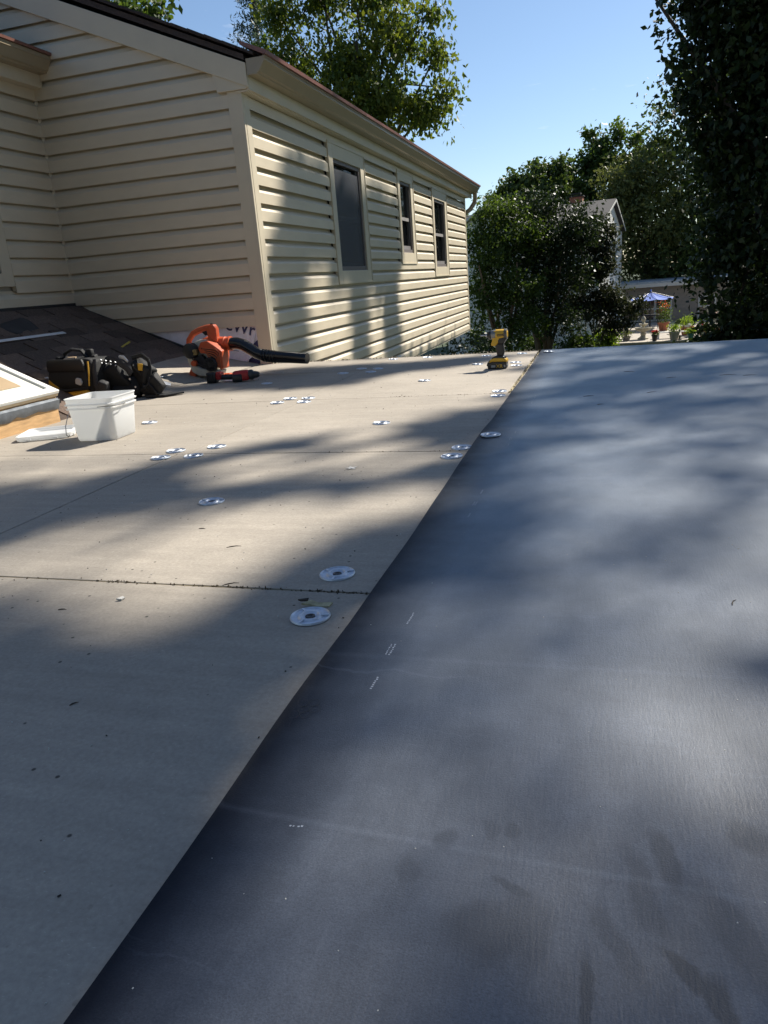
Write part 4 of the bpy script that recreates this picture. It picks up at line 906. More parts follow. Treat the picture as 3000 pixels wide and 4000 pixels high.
BANDS = [(5.85, 6.42, -.6, .9), (7.85, 8.25, -.6, .62), (9.15, 9.70, -.6, .9), (6.30, 7.3, .80, 1.62), (7.3, 8.6, .62, 1.45), (8.75, 9.45, .85, 1.52), (9.45, 10.1, .75, 1.45), (8.6, 9.1, .5, .8)]
def lit_wall(Q):
    r = np.ones(len(Q), bool)
    for a, b, c, d in BANDS: r &= ~((Q[:, 1] > a) & (Q[:, 1] < b) & (Q[:, 2] > c) & (Q[:, 2] < d))
    return r
S_ = np.array(SUN)
def blocks_light(P):
    """True for leaves that would shade a place the photograph shows in the sun"""
    t = P[:, 2]/S_[2]; G = P-t[:, None]*S_; tw_ = (P[:, 0]-XW)/S_[0]; Q = P-tw_[:, None]*S_
    wall = (Q[:, 1] > 5.3) & (Q[:, 1] < 15.6) & (Q[:, 2] > -.6) & (Q[:, 2] < 2.35)
    deck = (G[:, 0] > -3.7) & (G[:, 0] < 1.4) & (G[:, 1] > .0) & (G[:, 1] < 5.75) & ~wall
    tp_ = (P[:, 2]+2.2)/S_[2]; A_ = P-tp_[:, None]*S_
    th_ = (P[:, 0]-.4)/S_[0]; B_ = P-th_[:, None]*S_
    sidew = (th_ > 0) & (B_[:, 1] > 37.4) & (B_[:, 1] < 47) & (B_[:, 2] > -2.4) & (B_[:, 2] < 2.7) & (np.modf(np.abs(P[:, 0]*37.7+P[:, 1]*91.3))[0] < .5)
    patio_ = (A_[:, 0] > .2) & (A_[:, 0] < 5.5) & (A_[:, 1] > 33.5) & (A_[:, 1] < 43.5)
    return (wall & lit_wall(Q)) | (deck & (lit_deck(G) | part_deck(G))) | patio_ | sidew

def leaf_obj(name, P, size, m, parent, rs, droop=.4, aspect=.55, off=(0, 0, 0), rnd=None):
    n = len(P); d = rs.normal(size=(n, 3)); d[:, 2] -= droop; d /= np.linalg.norm(d, axis=1)[:, None]
    a = rs.normal(size=(n, 3)); s = np.cross(d, a); s /= np.linalg.norm(s, axis=1)[:, None]; nn_ = np.cross(d, s)
    L_ = (size*rs.uniform(.45, 1.35, n))[:, None]; Pb = P-np.array(off)
    V = np.stack([Pb, Pb+d*L_*.45+s*L_*aspect*.5+nn_*L_*.08, Pb+d*L_, Pb+d*L_*.45-s*L_*aspect*.5+nn_*L_*.08], 1).reshape(-1, 3)
    me = bpy.data.meshes.new(name); me.vertices.add(4*n); me.vertices.foreach_set('co', V.astype(np.float32).ravel())
    me.loops.add(4*n); me.loops.foreach_set('vertex_index', np.arange(4*n, dtype=np.int32)); me.polygons.add(n)
    me.polygons.foreach_set('loop_start', np.arange(0, 4*n, 4, dtype=np.int32)); me.update()
    at = me.attributes.new('leaf_rnd', 'FLOAT', 'FACE'); at.data.foreach_set('value', (rs.random(n) if rnd is None else rnd).astype(np.float32))
    me.materials.append(m); o = bpy.data.objects.new(name, me); COL.objects.link(o); o.parent = parent; return o

def crown_points(lobes, n, clump, rs, flat=.7, shell=.55, per=26):
    """leaves in clumps inside a set of lobes (cx,cy,cz,rx,ry,rz)"""
    L_ = np.array(lobes, float); vol = L_[:, 3]*L_[:, 4]*L_[:, 5]; vol = vol**.8; nc = max(1, n//per)
    idx = rs.choice(len(L_), nc, p=vol/vol.sum()); u = rs.normal(size=(nc, 3)); u /= np.linalg.norm(u, axis=1)[:, None]
    r = (shell+(1-shell)*rs.random(nc))*rs.choice([1, 1, 1, 1.12, .6], nc); C_ = L_[idx, :3]+u*r[:, None]*L_[idx, 3:]
    dr = u+rs.normal(size=(nc, 3))*.7; dr[:, 2] -= .25; dr /= np.linalg.norm(dr, axis=1)[:, None]; ln = clump*rs.uniform(.9, 2.6, nc)
    P = np.repeat(C_, per, 0)+np.repeat(dr*ln[:, None], per, 0)*rs.uniform(-1, 1, (nc*per, 1))+rs.normal(size=(nc*per, 3))*clump*np.array([.55, .55, flat*.45])*np.repeat(rs.uniform(.6, 1.4, nc), per)[:, None]
    base = np.repeat(rs.random(nc), per); rnd = np.clip(.6*base+.4*rs.random(nc*per), 0, 1)
    return P, rnd, C_

def tree(name, label, base, lobes, n, size, lm, seed, clump=.35, trunk_r=.2, bark=None, cat='tree', group=None, droop=.4, aspect=.55, stems=1, extra=None, carve=True, flat=.7, shell=.55, trunk_top=None, limbs=True, per=26, core=0):
    rs = np.random.RandomState(seed); root = thing(name, label, cat, base, group=group); B = np.array(base)
    P, rnd, C_ = crown_points(lobes, n, clump, rs, flat, shell, per)
    if core:                                      # the closed dark inside of a dense crown
        LA_ = np.array(lobes, float); ix = rs.choice(len(LA_), core, p=(LA_[:, 3]*LA_[:, 4]*LA_[:, 5])**.8/((LA_[:, 3]*LA_[:, 4]*LA_[:, 5])**.8).sum()); q = rs.normal(size=(core, 3)); q /= np.linalg.norm(q, axis=1)[:, None]
        Pc = LA_[ix, :3]+q*(rs.random(core)**.5)[:, None]*.85*LA_[ix, 3:]; Pc = Pc[(Pc[:, 2] > GZ+.1) & ~blocks_light(Pc)]
        leaf_obj('inner_foliage', Pc, size*1.45, lm, root, rs, droop, .6, base)
    if extra is not None: leaf_obj('upper_crown', extra[~blocks_light(extra)], .145, lm, root, rs, droop, aspect, base)
    P = P[:]; keep = P[:, 2] > GZ+.05
    if carve: keep &= ~blocks_light(P)
    leaf_obj('crown', P[keep], size, lm, root, rs, droop, aspect, base, rnd[keep])
    t = MB(); LA = np.array(lobes, float); cz = trunk_top if trunk_top is not None else LA[:, 2].mean()
    for s in range(stems):
        a = 2*pi*s/max(1, stems)+rs.random(); sp = 0 if stems == 1 else rs.uniform(.12, .3)
        ctr = LA[:, :3].mean(0); topx, topy = ((ctr[:2]-B[:2]) if stems == 1 else ((ctr[:2]-B[:2])*.5+np.array([cos(a), sin(a)])*(cz-base[2])*sp))
        h = cz-base[2]; pts = []; rad = []
        for i in range(8):
            f = i/7; pts.append((topx*f**1.4+sin(i*1.7+s)*.03*h*.3, topy*f**1.4+cos(i*1.3+s)*.03*h*.3, h*f)); rad.append(trunk_r*(1-.72*f)*(1.25 if i == 0 else 1))
        t.tube(pts, rad, 8)
        if limbs:
            use = range(len(lobes)) if stems == 1 else [k for k in range(len(lobes)) if k % stems == s]
            for k_ in use:
                i0 = 3+k_ % 4; p0 = Vector(pts[i0]); q = Vector(LA[k_, :3]-B); mid = (p0+q)/2+Vector((rs.normal()*.2, rs.normal()*.2, .15*h*.2))
                r0 = rad[i0]*.6; t.tube([p0, mid, q], [r0, r0*.6, r0*.25], 6)
                for c in C_[rs.choice(len(C_), 5)]:
                    e = Vector(c-B)
                    if (e-q).length < LA[k_, 3:].max()*1.2: t.tube([q, (q+e)/2+Vector((0, 0, .08)), e], [r0*.28, r0*.18, r0*.05], 5)
    t.build('trunk', bark or BARK, root, smooth=True)
    return root
rs = np.random.RandomState(77)
# shade: foliage between the sun and the shaded parts of roof and wall
def shade_points(n):
    G = np.stack([rs.uniform(-4.8, 3.0, n), rs.uniform(-1.6, 5.6, n), np.zeros(n)], 1)
    G = G[~(lit_deck(G) | part_deck(G, .78))]
    t = rs.uniform(15.5, 24, len(G)); P1 = G+t[:, None]*S_
    Q = []
    for a, b, c, d in BANDS:
        k_ = int((b-a)*(d-c)*2600); Q.append(np.stack([np.full(k_, XW), rs.uniform(a, b, k_), rs.uniform(c, d, k_)], 1))
    Q = np.concatenate(Q); Q = Q[rs.random(len(Q)) < .9]; t = rs.uniform(17, 25, len(Q)); P2 = Q+t[:, None]*S_
    return np.concatenate([P1, P2])
shade = shade_points(105000)
shadeA = shade
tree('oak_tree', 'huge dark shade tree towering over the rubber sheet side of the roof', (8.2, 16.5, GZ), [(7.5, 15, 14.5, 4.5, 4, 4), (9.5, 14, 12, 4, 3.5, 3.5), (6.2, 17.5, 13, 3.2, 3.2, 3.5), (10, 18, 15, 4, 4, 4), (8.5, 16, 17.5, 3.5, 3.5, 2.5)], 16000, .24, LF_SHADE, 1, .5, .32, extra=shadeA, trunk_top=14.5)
# out-of-view oaks added behind and beside the roof to block low sky light
for i, (x, y, r, hh) in enumerate([(9, -7, 4.5, 11), (12, 2, 4.5, 15), (0, -13, 5, 7.5)]):
    tree('oak_tree', ['tall oak behind the roof on the rubber sheet side', 'tall oak beside the rubber sheet edge of the roof', 'broad oak straight behind the flat roof'][i], (x, y, GZ), [(x, y, hh*.55, r, r, hh*.4), (x-r*.5, y, hh*.85, r*.8, r*.8, hh*.28), (x+r*.5, y-.5, hh*.9, r*.8, r*.8, hh*.3), (x, y, hh*.15, r*.9, r*.9, hh*.3)], 6200, .62, LF_DK, 60+i, .6, .35, group='oaks around the roof', per=13)
# the dark trees along the right side of the view
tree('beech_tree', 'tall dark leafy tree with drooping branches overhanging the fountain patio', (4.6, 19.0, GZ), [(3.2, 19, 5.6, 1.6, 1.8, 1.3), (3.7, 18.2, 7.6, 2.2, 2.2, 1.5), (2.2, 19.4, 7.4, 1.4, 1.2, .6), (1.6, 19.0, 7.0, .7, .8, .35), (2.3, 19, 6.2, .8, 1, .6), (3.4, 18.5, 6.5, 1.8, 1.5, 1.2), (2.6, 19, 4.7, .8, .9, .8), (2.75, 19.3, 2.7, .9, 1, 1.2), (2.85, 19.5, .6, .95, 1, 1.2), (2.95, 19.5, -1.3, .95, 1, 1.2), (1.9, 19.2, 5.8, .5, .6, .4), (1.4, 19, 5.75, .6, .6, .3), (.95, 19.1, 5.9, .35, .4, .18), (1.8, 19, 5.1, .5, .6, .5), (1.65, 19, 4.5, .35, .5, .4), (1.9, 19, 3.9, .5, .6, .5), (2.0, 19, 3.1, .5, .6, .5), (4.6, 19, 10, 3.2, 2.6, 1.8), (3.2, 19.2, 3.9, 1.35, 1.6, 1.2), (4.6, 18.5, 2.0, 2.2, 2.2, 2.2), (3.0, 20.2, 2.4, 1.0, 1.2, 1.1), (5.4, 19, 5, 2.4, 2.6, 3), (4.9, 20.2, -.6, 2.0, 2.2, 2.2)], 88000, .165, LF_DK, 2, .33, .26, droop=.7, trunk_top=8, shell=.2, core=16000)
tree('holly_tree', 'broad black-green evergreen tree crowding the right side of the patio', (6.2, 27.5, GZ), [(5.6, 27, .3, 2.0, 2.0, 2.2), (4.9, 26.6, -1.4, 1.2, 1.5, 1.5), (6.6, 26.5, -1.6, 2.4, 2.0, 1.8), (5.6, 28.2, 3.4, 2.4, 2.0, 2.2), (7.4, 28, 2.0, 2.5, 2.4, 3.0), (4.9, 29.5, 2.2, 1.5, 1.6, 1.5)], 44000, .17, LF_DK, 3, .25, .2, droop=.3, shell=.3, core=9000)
tree('linden_tree', 'tall dark tree behind the patio joining the overhanging canopy', (5.6, 52, GZ), [(4.6, 51, 6.5, 3.4, 3, 2.4), (6.5, 52, 9.2, 3.5, 3, 2.5), (3.4, 52, 3.6, 2.6, 2.4, 2.4), (7, 51, 4.4, 3.6, 3, 3), (4.6, 50.5, .8, 3.2, 2.4, 2.6), (7.5, 52, 1, 3.2, 3, 3)], 26000, .30, LF_OAK, 4, .5, .35, shell=.4)
# trees behind the neighbouring house
tree('maple_tree', 'spreading green tree whose top rises highest behind the neighbouring house', (-.3, 60, GZ), [(-.6, 60, 7.4, 1.8, 2, 1.2), (-1.8, 59, 5.6, 1.7, 2, 1.2), (1.3, 60, 6.8, 1.7, 2, 1.1), (.2, 59, 4.2, 2.4, 2.2, 1.4), (.9, 60.5, 9.3, .6, .8, .9), (-1.0, 60, 9.5, .7, .8, .8), (2.6, 60, 7.6, .9, 1, .6), (2.2, 60, 8.8, .45, .6, .5), (-.2, 60, 8.5, .9, 1, .7), (-2.6, 59.5, 7.0, .8, 1, .7)], 15000, .34, LF_MYR, 5, .34, .3, shell=.25)
tree('maple_tree', 'rounded dark green tree rising beside the gutter end of the tan house', (-6.3, 56, GZ), [(-6.6, 56, 5.3, 1.5, 1.8, 1.0), (-4.9, 56, 5.9, 1.5, 1.8, 1.0), (-7.6, 56, 4.0, 1.1, 1.4, .8), (-5.4, 55, 3.8, 1.8, 1.7, 1.1), (-3.2, 57, 5.6, 1.4, 1.6, 1.3), (-4.3, 57, 7.1, .9, 1, .6), (-6.0, 56, 6.5, .7, .8, .6), (-3.0, 57, 7.2, .8, .9, .7), (-8.2, 56, 3.0, .7, .8, .6), (-7.0, 56, 2.4, 1.4, 1.2, .8)], 14000, .34, LF_OAK, 6, .34, .3, shell=.25)
tree('elm_tree', 'olive green soft-leaved tree directly behind the neighbouring chimney roof', (2.6, 50, GZ), [(1.5, 49.5, 5.0, 1.9, 1.6, 1.5), (3.0, 50, 5.6, 1.9, 1.6, 1.6), (1.1, 50, 3.4, 1.6, 1.4, 1.3), (2.8, 49, 3.0, 1.9, 1.5, 1.6), (3.4, 50, 1.4, 1.7, 1.5, 1.6), (1.7, 49.6, 1.6, 1.0, 1, 1.2), (1.5, 49.6, -.2, 1.0, 1, 1.2), (3.2, 50, -.8, 1.6, 1.2, 1.5)], 21000, .24, LF_OLV, 7, .36, .25)
# sunlit tree over the tan house, conifer tip and the branch at the top corner
tree('birch_tree', 'sunlit tree with yellowing leaves standing behind the tan house roof', (-6.6, 21.5, GZ), [(-6.7, 21.5, 6.2, 1.3, 1.5, 1.0), (-5.2, 21.3, 6.6, .95, 1.2, .8), (-8.4, 21.5, 6.3, .9, 1.2, .9), (-5.7, 21, 5.1, 1.3, 1.3, .8), (-7.2, 21.5, 8.0, 1.1, 1.3, .8), (-4.6, 21.5, 4.8, .75, 1.0, .6), (-8.5, 21.5, 7.6, .7, .9, .7), (-7.4, 21, 4.8, 1.7, 1.4, 1.0), (-5.9, 21.6, 7.6, .8, 1, .6), (-4.25, 21.5, 6.1, .5, .7, .55), (-4.35, 21.4, 7.0, .4, .5, .5), (-4.05, 21.5, 5.3, .35, .5, .4), (-9.2, 21.5, 5.6, .8, .9, .8), (-6.4, 21.5, 8.9, .6, .7, .6), (-5.0, 21.4, 7.8, .45, .5, .4), (-7.8, 21.5, 8.9, .5, .5, .6)], 27000, .15, LF_SUN, 8, .19, .2, droop=1.2, aspect=.5, shell=.25, per=20)
def conifer():
    rs2 = np.random.RandomState(11); root = thing('cypress_tree', 'feathery blue-green conifer tip beside the yellowing tree', 'tree', (-10.7, 25.0, GZ)); pts = []
    for i in range(46):
        z = 4.5+i*.135; r = max(.08, (11.0-z)*.30)
        for k_ in range(7):
            a = rs2.random()*6.28; rr_ = r*rs2.uniform(.6, 1.1); s = np.linspace(.1, 1, 22)
            pts.append(np.stack([-10.7+cos(a)*rr_*s, 25+sin(a)*rr_*s, z+.30*rr_*s+rs2.normal(0, .03, 22)], 1)+rs2.normal(0, .035, (22, 3)))
    P = np.concatenate(pts); leaf_obj('crown', P, .16, LF_CON, root, rs2, -.8, .22, (-10.7, 25, GZ))
    MB().tube([(0, 0, 0), (0, 0, 8), (0, 0, 14.2)], [.22, .12, .02], 8).build('trunk', BARK, root, smooth=True)
conifer()
tree('oak_tree', 'leafy oak branch end showing above the ridge of the tan house', (-15.5, 21, GZ), [(-13.6, 20.6, 8.3, 1.5, 1.5, 1.1), (-14.8, 21, 9.8, 2.4, 2.2, 1.8), (-12.2, 20.8, 8.05, .75, .9, .6), (-16.4, 21, 8.4, 2.2, 2, 1.8)], 12000, .2, LF_MYR, 12, .26, .3)
# crape myrtles in front of the neighbouring house
tree('crape_myrtle', 'multi-stemmed small tree with bright green tips beside the tan house wall', (-2.85, 23.0, GZ), [(-2.95, 23, 2.2, .75, .9, .55), (-3.1, 22.6, 1.2, .75, .8, .6), (-2.4, 23, 1.5, .8, .9, .7), (-3.1, 22.6, -.2, .7, .8, .55), (-2.35, 22.6, .2, .8, .8, .6), (-2.9, 22.3, -1.5, .7, .7, .5), (-2.2, 22.6, -.9, .7, .7, .5), (-3.3, 22.8, .5, .5, .6, .5), (-3.55, 22.8, 1.7, .32, .5, .5), (-3.6, 22.8, -.1, .3, .4, .5), (-3.6, 22.8, -1.2, .32, .5, .5)], 19000, .105, LF_MYR, 13, .15, .075, BARKP, stems=5, trunk_top=.8, group='small trees before the neighbouring house')
tree('crape_myrtle', 'dense dark multi-stemmed small tree covering the front of the neighbouring house', (-1.75, 24.0, GZ), [(-1.8, 24, 2.3, .85, .9, .55), (-1.3, 24, 1.4, .85, .9, .75), (-2.0, 23.6, .9, .8, .8, .8), (-1.1, 23.8, .3, .8, .8, .7), (-1.9, 23.6, -.3, .8, .8, .6), (-1.2, 23.6, -1.0, .8, .7, .5), (-.7, 24, 1.7, .55, .7, .6)], 17000, .11, LF_DK, 14, .16, .08, BARKP, stems=6, trunk_top=.6, group='small trees before the neighbouring house')
tree('crape_myrtle', 'open dusky-leaved small tree with thin stems before the white house corner', (-.45, 26.0, GZ), [(-.55, 26, 1.3, .65, .8, .6), (-.15, 26, .5, .6, .7, .6), (-.7, 25.6, .2, .6, .7, .5), (.15, 26, -.4, .55, .6, .4), (-.4, 25.8, -.8, .75, .7, .45), (.45, 26, -.75, .55, .6, .28), (-.9, 26, -.6, .5, .5, .4), (-.2, 26, 1.9, .3, .3, .3), (.75, 26.2, -.95, .4, .4, .25), (1.0, 26.3, -.80, .35, .4, .2), (.35, 26, -1.4, .5, .5, .3), (.1, 26, 1.0, .35, .4, .4), (.2, 26, 1.55, .3, .4, .35)], 16500, .115, LF_RED, 15, .15, .05, BARK, stems=6, trunk_top=-.6, shell=.35, group='small trees before the neighbouring house')
# shrubs below
for i, (x, y, z, rx, ry, rz, lm, lab) in enumerate([(-3.4, 20.5, -2.0, 1.2, .9, 1.2, LF_DK, 'dark evergreen shrub in the gap under the tan house overhang'), (-1.5, 21.0, -2.5, .8, .7, .8, LF_DK, 'low dark shrub at the foot of the multi-stemmed trees'),
                                                     (-.75, 24.5, -1.95, .75, .6, .45, LF_MYR, 'bright green leafy shrub below the dusky small tree'), (.12, 26.6, -1.9, .22, .25, .32, LF_POT, 'yellow-green sunlit shrub at the patio corner'), (-.2, 23.4, -2.75, 1.0, .7, .7, LF_DK, 'dark hedge clump in front of the patio wall'),
                                                     (-2.1, 25.6, -2.0, .6, .6, .6, LF_MYR, 'green shrub between the stems of the small trees')]):
    tree('shrub', lab, (x, y, GZ), [(x, y, z, rx, ry, rz), (x+.3*rx, y, z+.3*rz, rx*.6, ry*.6, rz*.7), (x-.4*rx, y-.1, z-.2*rz, rx*.6, ry*.6, rz*.8)], 4200, .10, lm, 40+i, .14, .03, BARK, 'shrub', 'shrubs beyond the roof edge', stems=3, trunk_top=z, shell=.4)
# the far wood that closes the view
rsw = np.random.RandomState(5); wl = []
for i in range(40):
    a = rsw.uniform(-1.25, 1.25); d = rsw.uniform(75, 105); wl.append((d*sin(a), d*cos(a), rsw.uniform(-1, 4.5), rsw.uniform(5, 9), 4, rsw.uniform(3.5, 5.5)))
P, rnd, _ = crown_points(wl, 26000, 1.0, rsw, .8, .3)
wd = leaf_obj('far_wood', P[~blocks_light(P)], .9, LF_OAK, None, rsw, .3, .6, rnd=rnd[~blocks_light(P)]); tag(wd, 'distant wood closing the view behind the houses', 'wood', kind='stuff')

# ------------------------------------------------------------------ neighbouring house (turned 8 degrees)
NS = mat('white_siding', (.62, .61, .57), .5, var=.08, scale=2, rnd=.05); NR = mat('grey_roof_shingle', (.032, .029, .028), .9, var=.4, scale=12, bump=.5, bscale=30); NT = mat('white_trim', (.55, .54, .50), .45, var=.05)
NA = radians(-8); nb = thing('neighbour_house', 'white-sided two-storey house with dark roof and chimney behind the small trees', 'house', (-.23, 37.8, GZ), NA)
# local axes: x to the left is negative (front facade), y goes back; front corner at the origin
EZ = 2.30-GZ; NW, ND = 7.6, 8.4
MB().bx(-NW, -.02, .02, ND, 0, EZ).build('wall_core', NS, nb)
for i in range(int(EZ/.16)):
    z = i*.16
    MB().prism([(-.018, z+.004), (.0, z+.16), (.012, z+.16), (.012, z)], -NW, -.012, 'x').build('siding_plank', NS, nb)
    MB().prism([(-.012, z+.16), (.0, z+.16), (.012, z), (-.012, z)], .0, ND, 'y').build('siding_plank', NS, nb)
RZ = 3.55-GZ
MB().prism([(-.35, EZ-.08), (ND/2+.3, RZ), (ND+.35, EZ-.08), (ND+.35, EZ+.02), (ND/2+.3, RZ+.13), (-.35, EZ+.02)], -NW-.3, .20, 'x').build('roof', NR, nb)
MB().prism([(.0, EZ), (ND/2+.3, RZ-.01), (ND, EZ)], -NW, .0, 'x').build('gable', NS, nb)
MB().prism([(-.38, EZ-.12), (-.25, EZ-.12), (-.25, EZ+.0), (-.38, EZ+.0)], -NW-.3, .35, 'x').build('gutter', NT, nb)
MB().bx(-.06, .06, -.06, .03, 0, EZ-.1).build('corner_board', NT, nb); MB().bx(-.06, .05, ND-.08, ND+.04, 0, EZ-.1).build('corner_board', NT, nb)
def rake(y0, z0, y1, z1): return MB().prism([(y0, z0-.10), (y1, z1-.10), (y1, z1+.0), (y0, z0+.0)], .205, .225, 'x')
rake(-.35, EZ, ND/2+.3, RZ+.09).build('rake_board', NT, nb); rake(ND/2+.3, RZ+.09, ND+.35, EZ).build('rake_board', NT, nb)
ch = MB().bx(-2.2, -1.55, ND/2+.6, ND/2+1.1, RZ-.5, RZ+.45).build('chimney', mat('brick_red', (.30, .12, .07), .85, var=.3, scale=14), nb)
MB().bx(-2.25, -1.5, ND/2+.55, ND/2+1.15, RZ+.45, RZ+.50).bx(-2.1, -1.65, ND/2+.65, ND/2+1.05, RZ+.58, RZ+.64).bx(-2.1, -2.05, ND/2+.7, ND/2+.75, RZ+.5, RZ+.58).bx(-1.7, -1.65, ND/2+.7, ND/2+.75, RZ+.5, RZ+.58).build('chimney_cap', BLACKM, ch)
MB().lathe([(.06, 0), (.06, .5)], (-3.6, ND/2-.6, RZ-.35), 'z', 10).build('vent_pipe', NT, nb)
def nwin(ax, a, b, z0, z1, shutters=False):
    if ax == 'f':
        f = MB().bx(a-.09, b+.09, -.05, .01, z0-.09, z1+.09).build('window', NT, nb); MB().bx(a, b, -.056, -.051, z0, z1).build('pane', GLASSD, f); MB().bx(a, b, -.062, -.0565, (z0+z1)/2-.03, (z0+z1)/2+.03).build('sash_bar', NT, f)
    else:
        f = MB().bx(-.01, .05, a-.09, b+.09, z0-.09, z1+.09).build('window', NT, nb); MB().bx(.051, .056, a, b, z0, z1).build('pane', GLASSD, f); MB().bx(.0565, .062, a, b, (z0+z1)/2-.03, (z0+z1)/2+.03).build('sash_bar', NT, f)
        if shutters:
            for p in (a-.62, b+.12): MB().bx(.02, .055, p, p+.5, z0-.06, z1+.06).build('shutter', mat('blue_grey_shutter', (.10, .14, .17), .6, var=.2), f)
nwin('s', 4.6, 5.6, 3.6, 5.0, True); nwin('s', 4.6, 5.6, .9, 2.2, True); nwin('f', -6.0, -5.2, 4.4, 5.0); nwin('f', -5.2, -4.2, 1.0, 2.2); nwin('f', -2.6, -1.6, 3.4, 4.6)
# front gable wing
MB().bx(-6.9, -3.4, -.9, -.02, 0, EZ+.1).prism([(-6.9, EZ+.1), (-3.4, EZ+.1), (-5.0, EZ+1.25)], -.9, -.02, 'y').build('front_wing', NS, nb)
MB().prism([(-7.2, EZ-.02), (-5.0, EZ+1.28), (-3.1, EZ-.02), (-3.1, EZ+.1), (-5.0, EZ+1.40), (-7.2, EZ+.1)], -1.15, 2.5, 'y').build('wing_roof', NT, nb)
# single storey addition at the back right
ad = thing('garden_room', 'single-storey white-sided room with paired windows behind the blue umbrella', 'house', (1.1, 46.8, GZ), radians(-3)); AH = 2.62
MB().bx(0, 6.5, .02, 5, 0, AH).build('wall_core', mat('tan_siding', (.26, .22, .18), .6, var=.1, rnd=.05), ad)
for i in range(int(AH/.15)):
    z = i*.15; MB().prism([(-.018, z+.004), (.0, z+.15), (.012, z+.15), (.012, z)], 0, 6.5, 'x').build('siding_plank', mat('tan_siding', (.26, .22, .18), .6), ad)
MB().prism([(-.45, AH+.02), (2.6, AH+.10), (2.6, AH+.24), (-.45, AH+.16)], -.1, 6.8, 'x').build('roof', mat('pale_roof_edge', (.33, .37, .40), .7, var=.25, scale=6), ad)
MB().bx(-.1, 6.8, -.47, -.35, AH-.14, AH+.06).build('gutter', NT, ad)
for a in (.15, 1.0, 1.88, 4.2):
    f = MB().bx(a-.09, a+.84, -.06, .0, .55, 1.85).build('window', NT, ad); MB().bx(a, a+.76, -.066, -.061, .64, 1.76).build('pane', GLASSD, f); MB().bx(a, a+.76, -.072, -.0665, 1.22, 1.28).build('sash_bar', NT, f)

# ------------------------------------------------------------------ patio with fountain, umbrella and pots
PZ = -2.87
pt = MB().bx(.1, 9, 34.6, 46.3, GZ-.1, PZ).build('patio', mat('flagstone', (.34, .30, .25), .85, var=.25, scale=3, bump=.3, bscale=20)); tag(pt, kind='structure')
for i in range(14):
    x = .05+i*.62; MB().bx(x, x+.61, 34.5, 34.9, PZ+.002, PZ+.06).build('coping_stone', mat('sandstone', (.42, .36, .28), .85, var=.25, scale=5, rnd=.12), pt, bevel=.012)
STONE = mat('fountain_stone', (.40, .36, .27), .85, var=.3, scale=9, bump=.4, bscale=40)
fo = thing('stone_fountain', 'tiered stone garden fountain with a pineapple finial on the patio', 'fountain', (1.80, 36.45, PZ))
MB().lathe([(.24, 0), (.24, .05), (.17, .08), (.10, .16), (.13, .24), (.09, .30), (.12, .36)], n=18).build('pedestal', STONE, fo, smooth=True)
MB().lathe([(.12, .34), (.26, .38), (.36, .46), (.385, .52), (.37, .53), (.34, .48), (.2, .43), (.05, .42)], n=28).build('lower_bowl', STONE, fo, smooth=True)
MB().lathe([(.09, .42), (.06, .50), (.08, .56), (.07, .60)], n=14).build('stem', STONE, fo, smooth=True)
MB().lathe([(.07, .58), (.17, .63), (.205, .68), (.19, .69), (.15, .66), (.04, .65)], n=24).build('upper_bowl', STONE, fo, smooth=True)
MB().lathe([(.05, .64), (.09, .70), (.045, .75), (.055, .78), (.10, .84), (.095, .92), (.05, 1.0), (.015, 1.03)], n=14).build('finial', STONE, fo, smooth=True)
um = thing('patio_umbrella', 'open sky-blue patio umbrella in front of the garden room windows', 'umbrella', (2.38, 41.85, PZ)); UB = mat('blue_canvas', (.10, .17, .50), .8, var=.15, scale=5)
for i in range(8):
    a0, a1 = pi/4*i+.2, pi/4*(i+1)+.2; T = Vector((0, 0, 1.86)); e0 = Vector((1.15*cos(a0), 1.15*sin(a0), 1.52)); e1 = Vector((1.15*cos(a1), 1.15*sin(a1), 1.52)); m = MB(); N_ = 5; idx = []
    for r in range(N_+1):
        for c in range(N_+1):
            f = r/N_; g = c/N_; p = T.lerp(e0.lerp(e1, g), f); p.z -= .06*sin(pi*g)*f*0.9+.05*sin(pi*f); m.v.append(tuple(p))
    m.f = [(r*(N_+1)+c, r*(N_+1)+c+1, (r+1)*(N_+1)+c+1, (r+1)*(N_+1)+c) for r in range(N_) for c in range(N_)]
    m.build('canopy_panel', UB, um, smooth=True); MB().tube([(0, 0, 1.86), tuple(e0)], .008, 5).build('rib', BLACKP, um)
MB().tube([(0, 0, 0), (0, 0, 1.96)], .022, 8).build('pole', BLACKP, um, smooth=True); MB().lathe([(.25, 0), (.25, .04), (.05, .08)], n=16).build('base', BLACKP, um, smooth=True); MB().lathe([(.05, 1.88), (.03, 1.96), (.005, 1.99)], n=8).build('finial', UB, um, smooth=True)
tbl = thing('patio_table', 'dark round patio table under the blue umbrella', 'table', (2.38, 41.85, PZ)); MB().lathe([(.55, .68), (.55, .71)], n=24).build('top', BLACKM, tbl)
for k_ in range(4): MB().tube([(.4*cos(k_*pi/2), .4*sin(k_*pi/2), 0), (.35*cos(k_*pi/2), .35*sin(k_*pi/2), .68)], .018, 6).build('leg', BLACKM, tbl)
bn = thing('patio_bench', 'low white slatted bench behind the potted plants', 'bench', (3.2, 36.2, PZ))
for k_ in range(4): MB().bx(-.95, 1.15, -.18+.10*k_, -.10+.10*k_, .26, .29).build('slat', NT, bn)
for sx_ in (-.8, .95): MB().bx(sx_, sx_+.07, -.16, .18, 0, .26).build('leg', NT, bn)
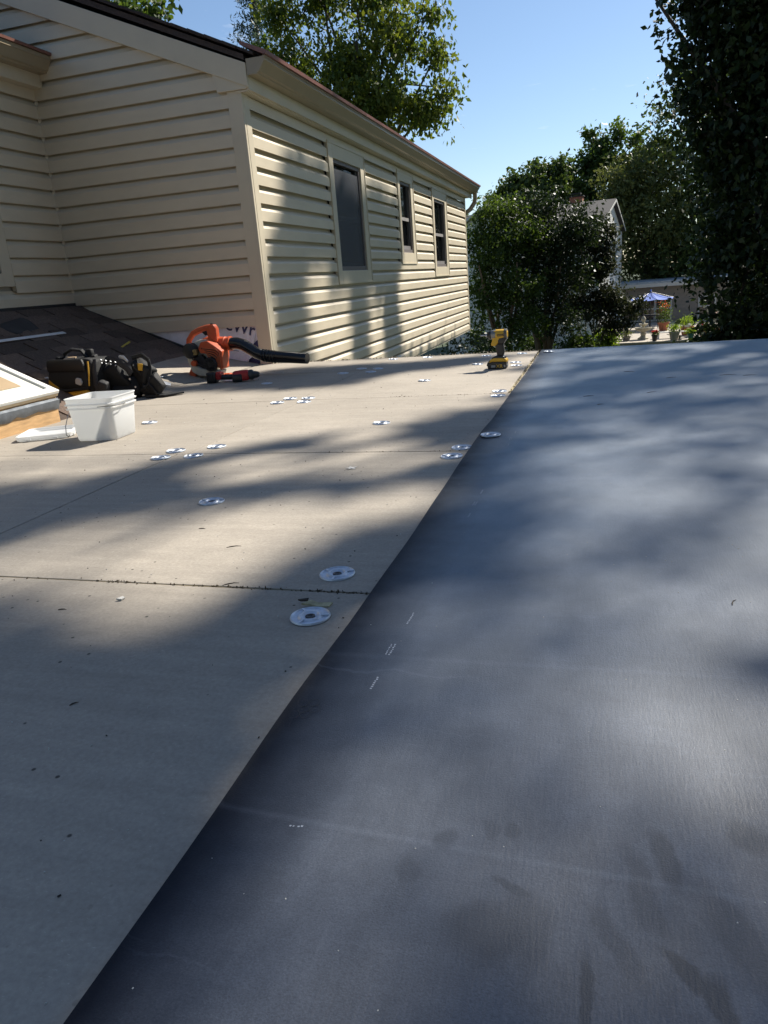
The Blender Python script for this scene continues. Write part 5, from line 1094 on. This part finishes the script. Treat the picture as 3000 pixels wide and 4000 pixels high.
def pot(loc, r, h, m, lm, fr, fh, label, seed, flower=None, nl=420):
    p = thing('flower_pot', label, 'potted plant', loc, group='potted plants on the patio'); MB().lathe([(r*.68, 0), (r*.95, h*.85), (r*1.05, h*.86), (r*1.05, h), (r*.9, h), (r*.85, h*.9)], n=18).build('pot', m, p, smooth=True)
    q = np.random.RandomState(seed); P = q.normal(size=(nl, 3))*np.array([fr*.5, fr*.5, fh*.28])+np.array([0, 0, h+fh*.42]); leaf_obj('plant', P, .09, lm, p, q, -.6, .45)['kind'] = 'stuff'
    if flower is not None: P = q.normal(size=(70, 3))*np.array([fr*.4, fr*.4, fh*.12])+np.array([0, 0, h+fh*.85]); leaf_obj('blossom', P, .08, flower, p, q, 0, .8)['kind'] = 'stuff'
TERR = mat('terracotta', (.35, .12, .06), .8, var=.2); CLAY = mat('clay_pot', (.30, .26, .20), .8, var=.2); GRNP = mat('green_glaze', (.03, .12, .09), .4); DKP = mat('dark_pot', (.05, .035, .03), .6)
FLO = leaf_mat('petal_orange', (.40, .10, .025), (.52, .18, .06), .2); FLW = leaf_mat('petal_pale', (.6, .45, .35), (.75, .7, .6), .3); FLR = leaf_mat('petal_red', (.35, .03, .03), (.5, .08, .05), .3)
cp_ = PZ+.061
pot((2.19, 35.0-.3, cp_), .13, .26, DKP, LF_MYR, .16, .16, 'dark pot of small red and white flowers beside the fountain', 1, FLR, 200)
pot((2.99, 34.72, cp_), .23, .36, CLAY, LF_POT, .26, .32, 'large clay pot of bright yellow-green leaves on the patio edge', 2)
pot((3.65, 34.72, cp_), .15, .24, GRNP, LF_POT, .18, .22, 'green glazed pot of low yellow-green plants on the patio edge', 3)
pot((4.15, 34.8, cp_), .17, .28, TERR, LF_OLV, .2, .3, 'red clay pot of olive plants at the end of the patio edge', 4, FLR)
pot((3.75, 37.4, PZ), .3, .40, TERR, LF_POT, .40, .45, 'wide planter of fresh green foliage behind the white bench', 5, None, 700)
pot((2.95, 40.4, PZ), .28, .40, TERR, LF_MYR, .38, .95, 'tall potted canna with orange flowers under the umbrella edge', 6, FLO, 800)
pot((1.05, 36.0, PZ), .2, .2, CLAY, LF_OLV, .26, .3, 'grey-green spiky plant in a bowl left of the fountain', 7, None, 300)
pot((4.9, 36.5, PZ), .25, .30, TERR, LF_DK, .5, .7, 'bushy potted shrub with pale blossoms in the shade past the bench', 8, FLW, 800)
fe = thing('iron_fence', 'small black iron fence along the patio corner', 'fence', (.75, 35.6, PZ))
MB().bx(-.6, .35, -.012, .012, .50, .53).build('rail', BLACKM, fe); MB().bx(-.6, .35, -.012, .012, .10, .13).build('rail', BLACKM, fe)
for k_ in range(9): MB().bx(-.6+.115*k_, -.585+.115*k_, -.008, .008, 0, .58).build('baluster', BLACKM, fe)
ac = thing('slatted_screen', 'dark grey slatted utility screen below the small trees', 'screen', (-3.3, 27.2, GZ))
for k_ in range(12): MB().bx(-.1+.13*k_, .02+.13*k_, -.02, .02, 0, 1.15).build('slat', mat('slate_paint', (.07, .08, .09), .6, var=.2), ac)
MB().bx(-.1, 1.46, .021, .05, .95, 1.05).build('rail', mat('slate_paint', (.07, .08, .09), .6), ac)
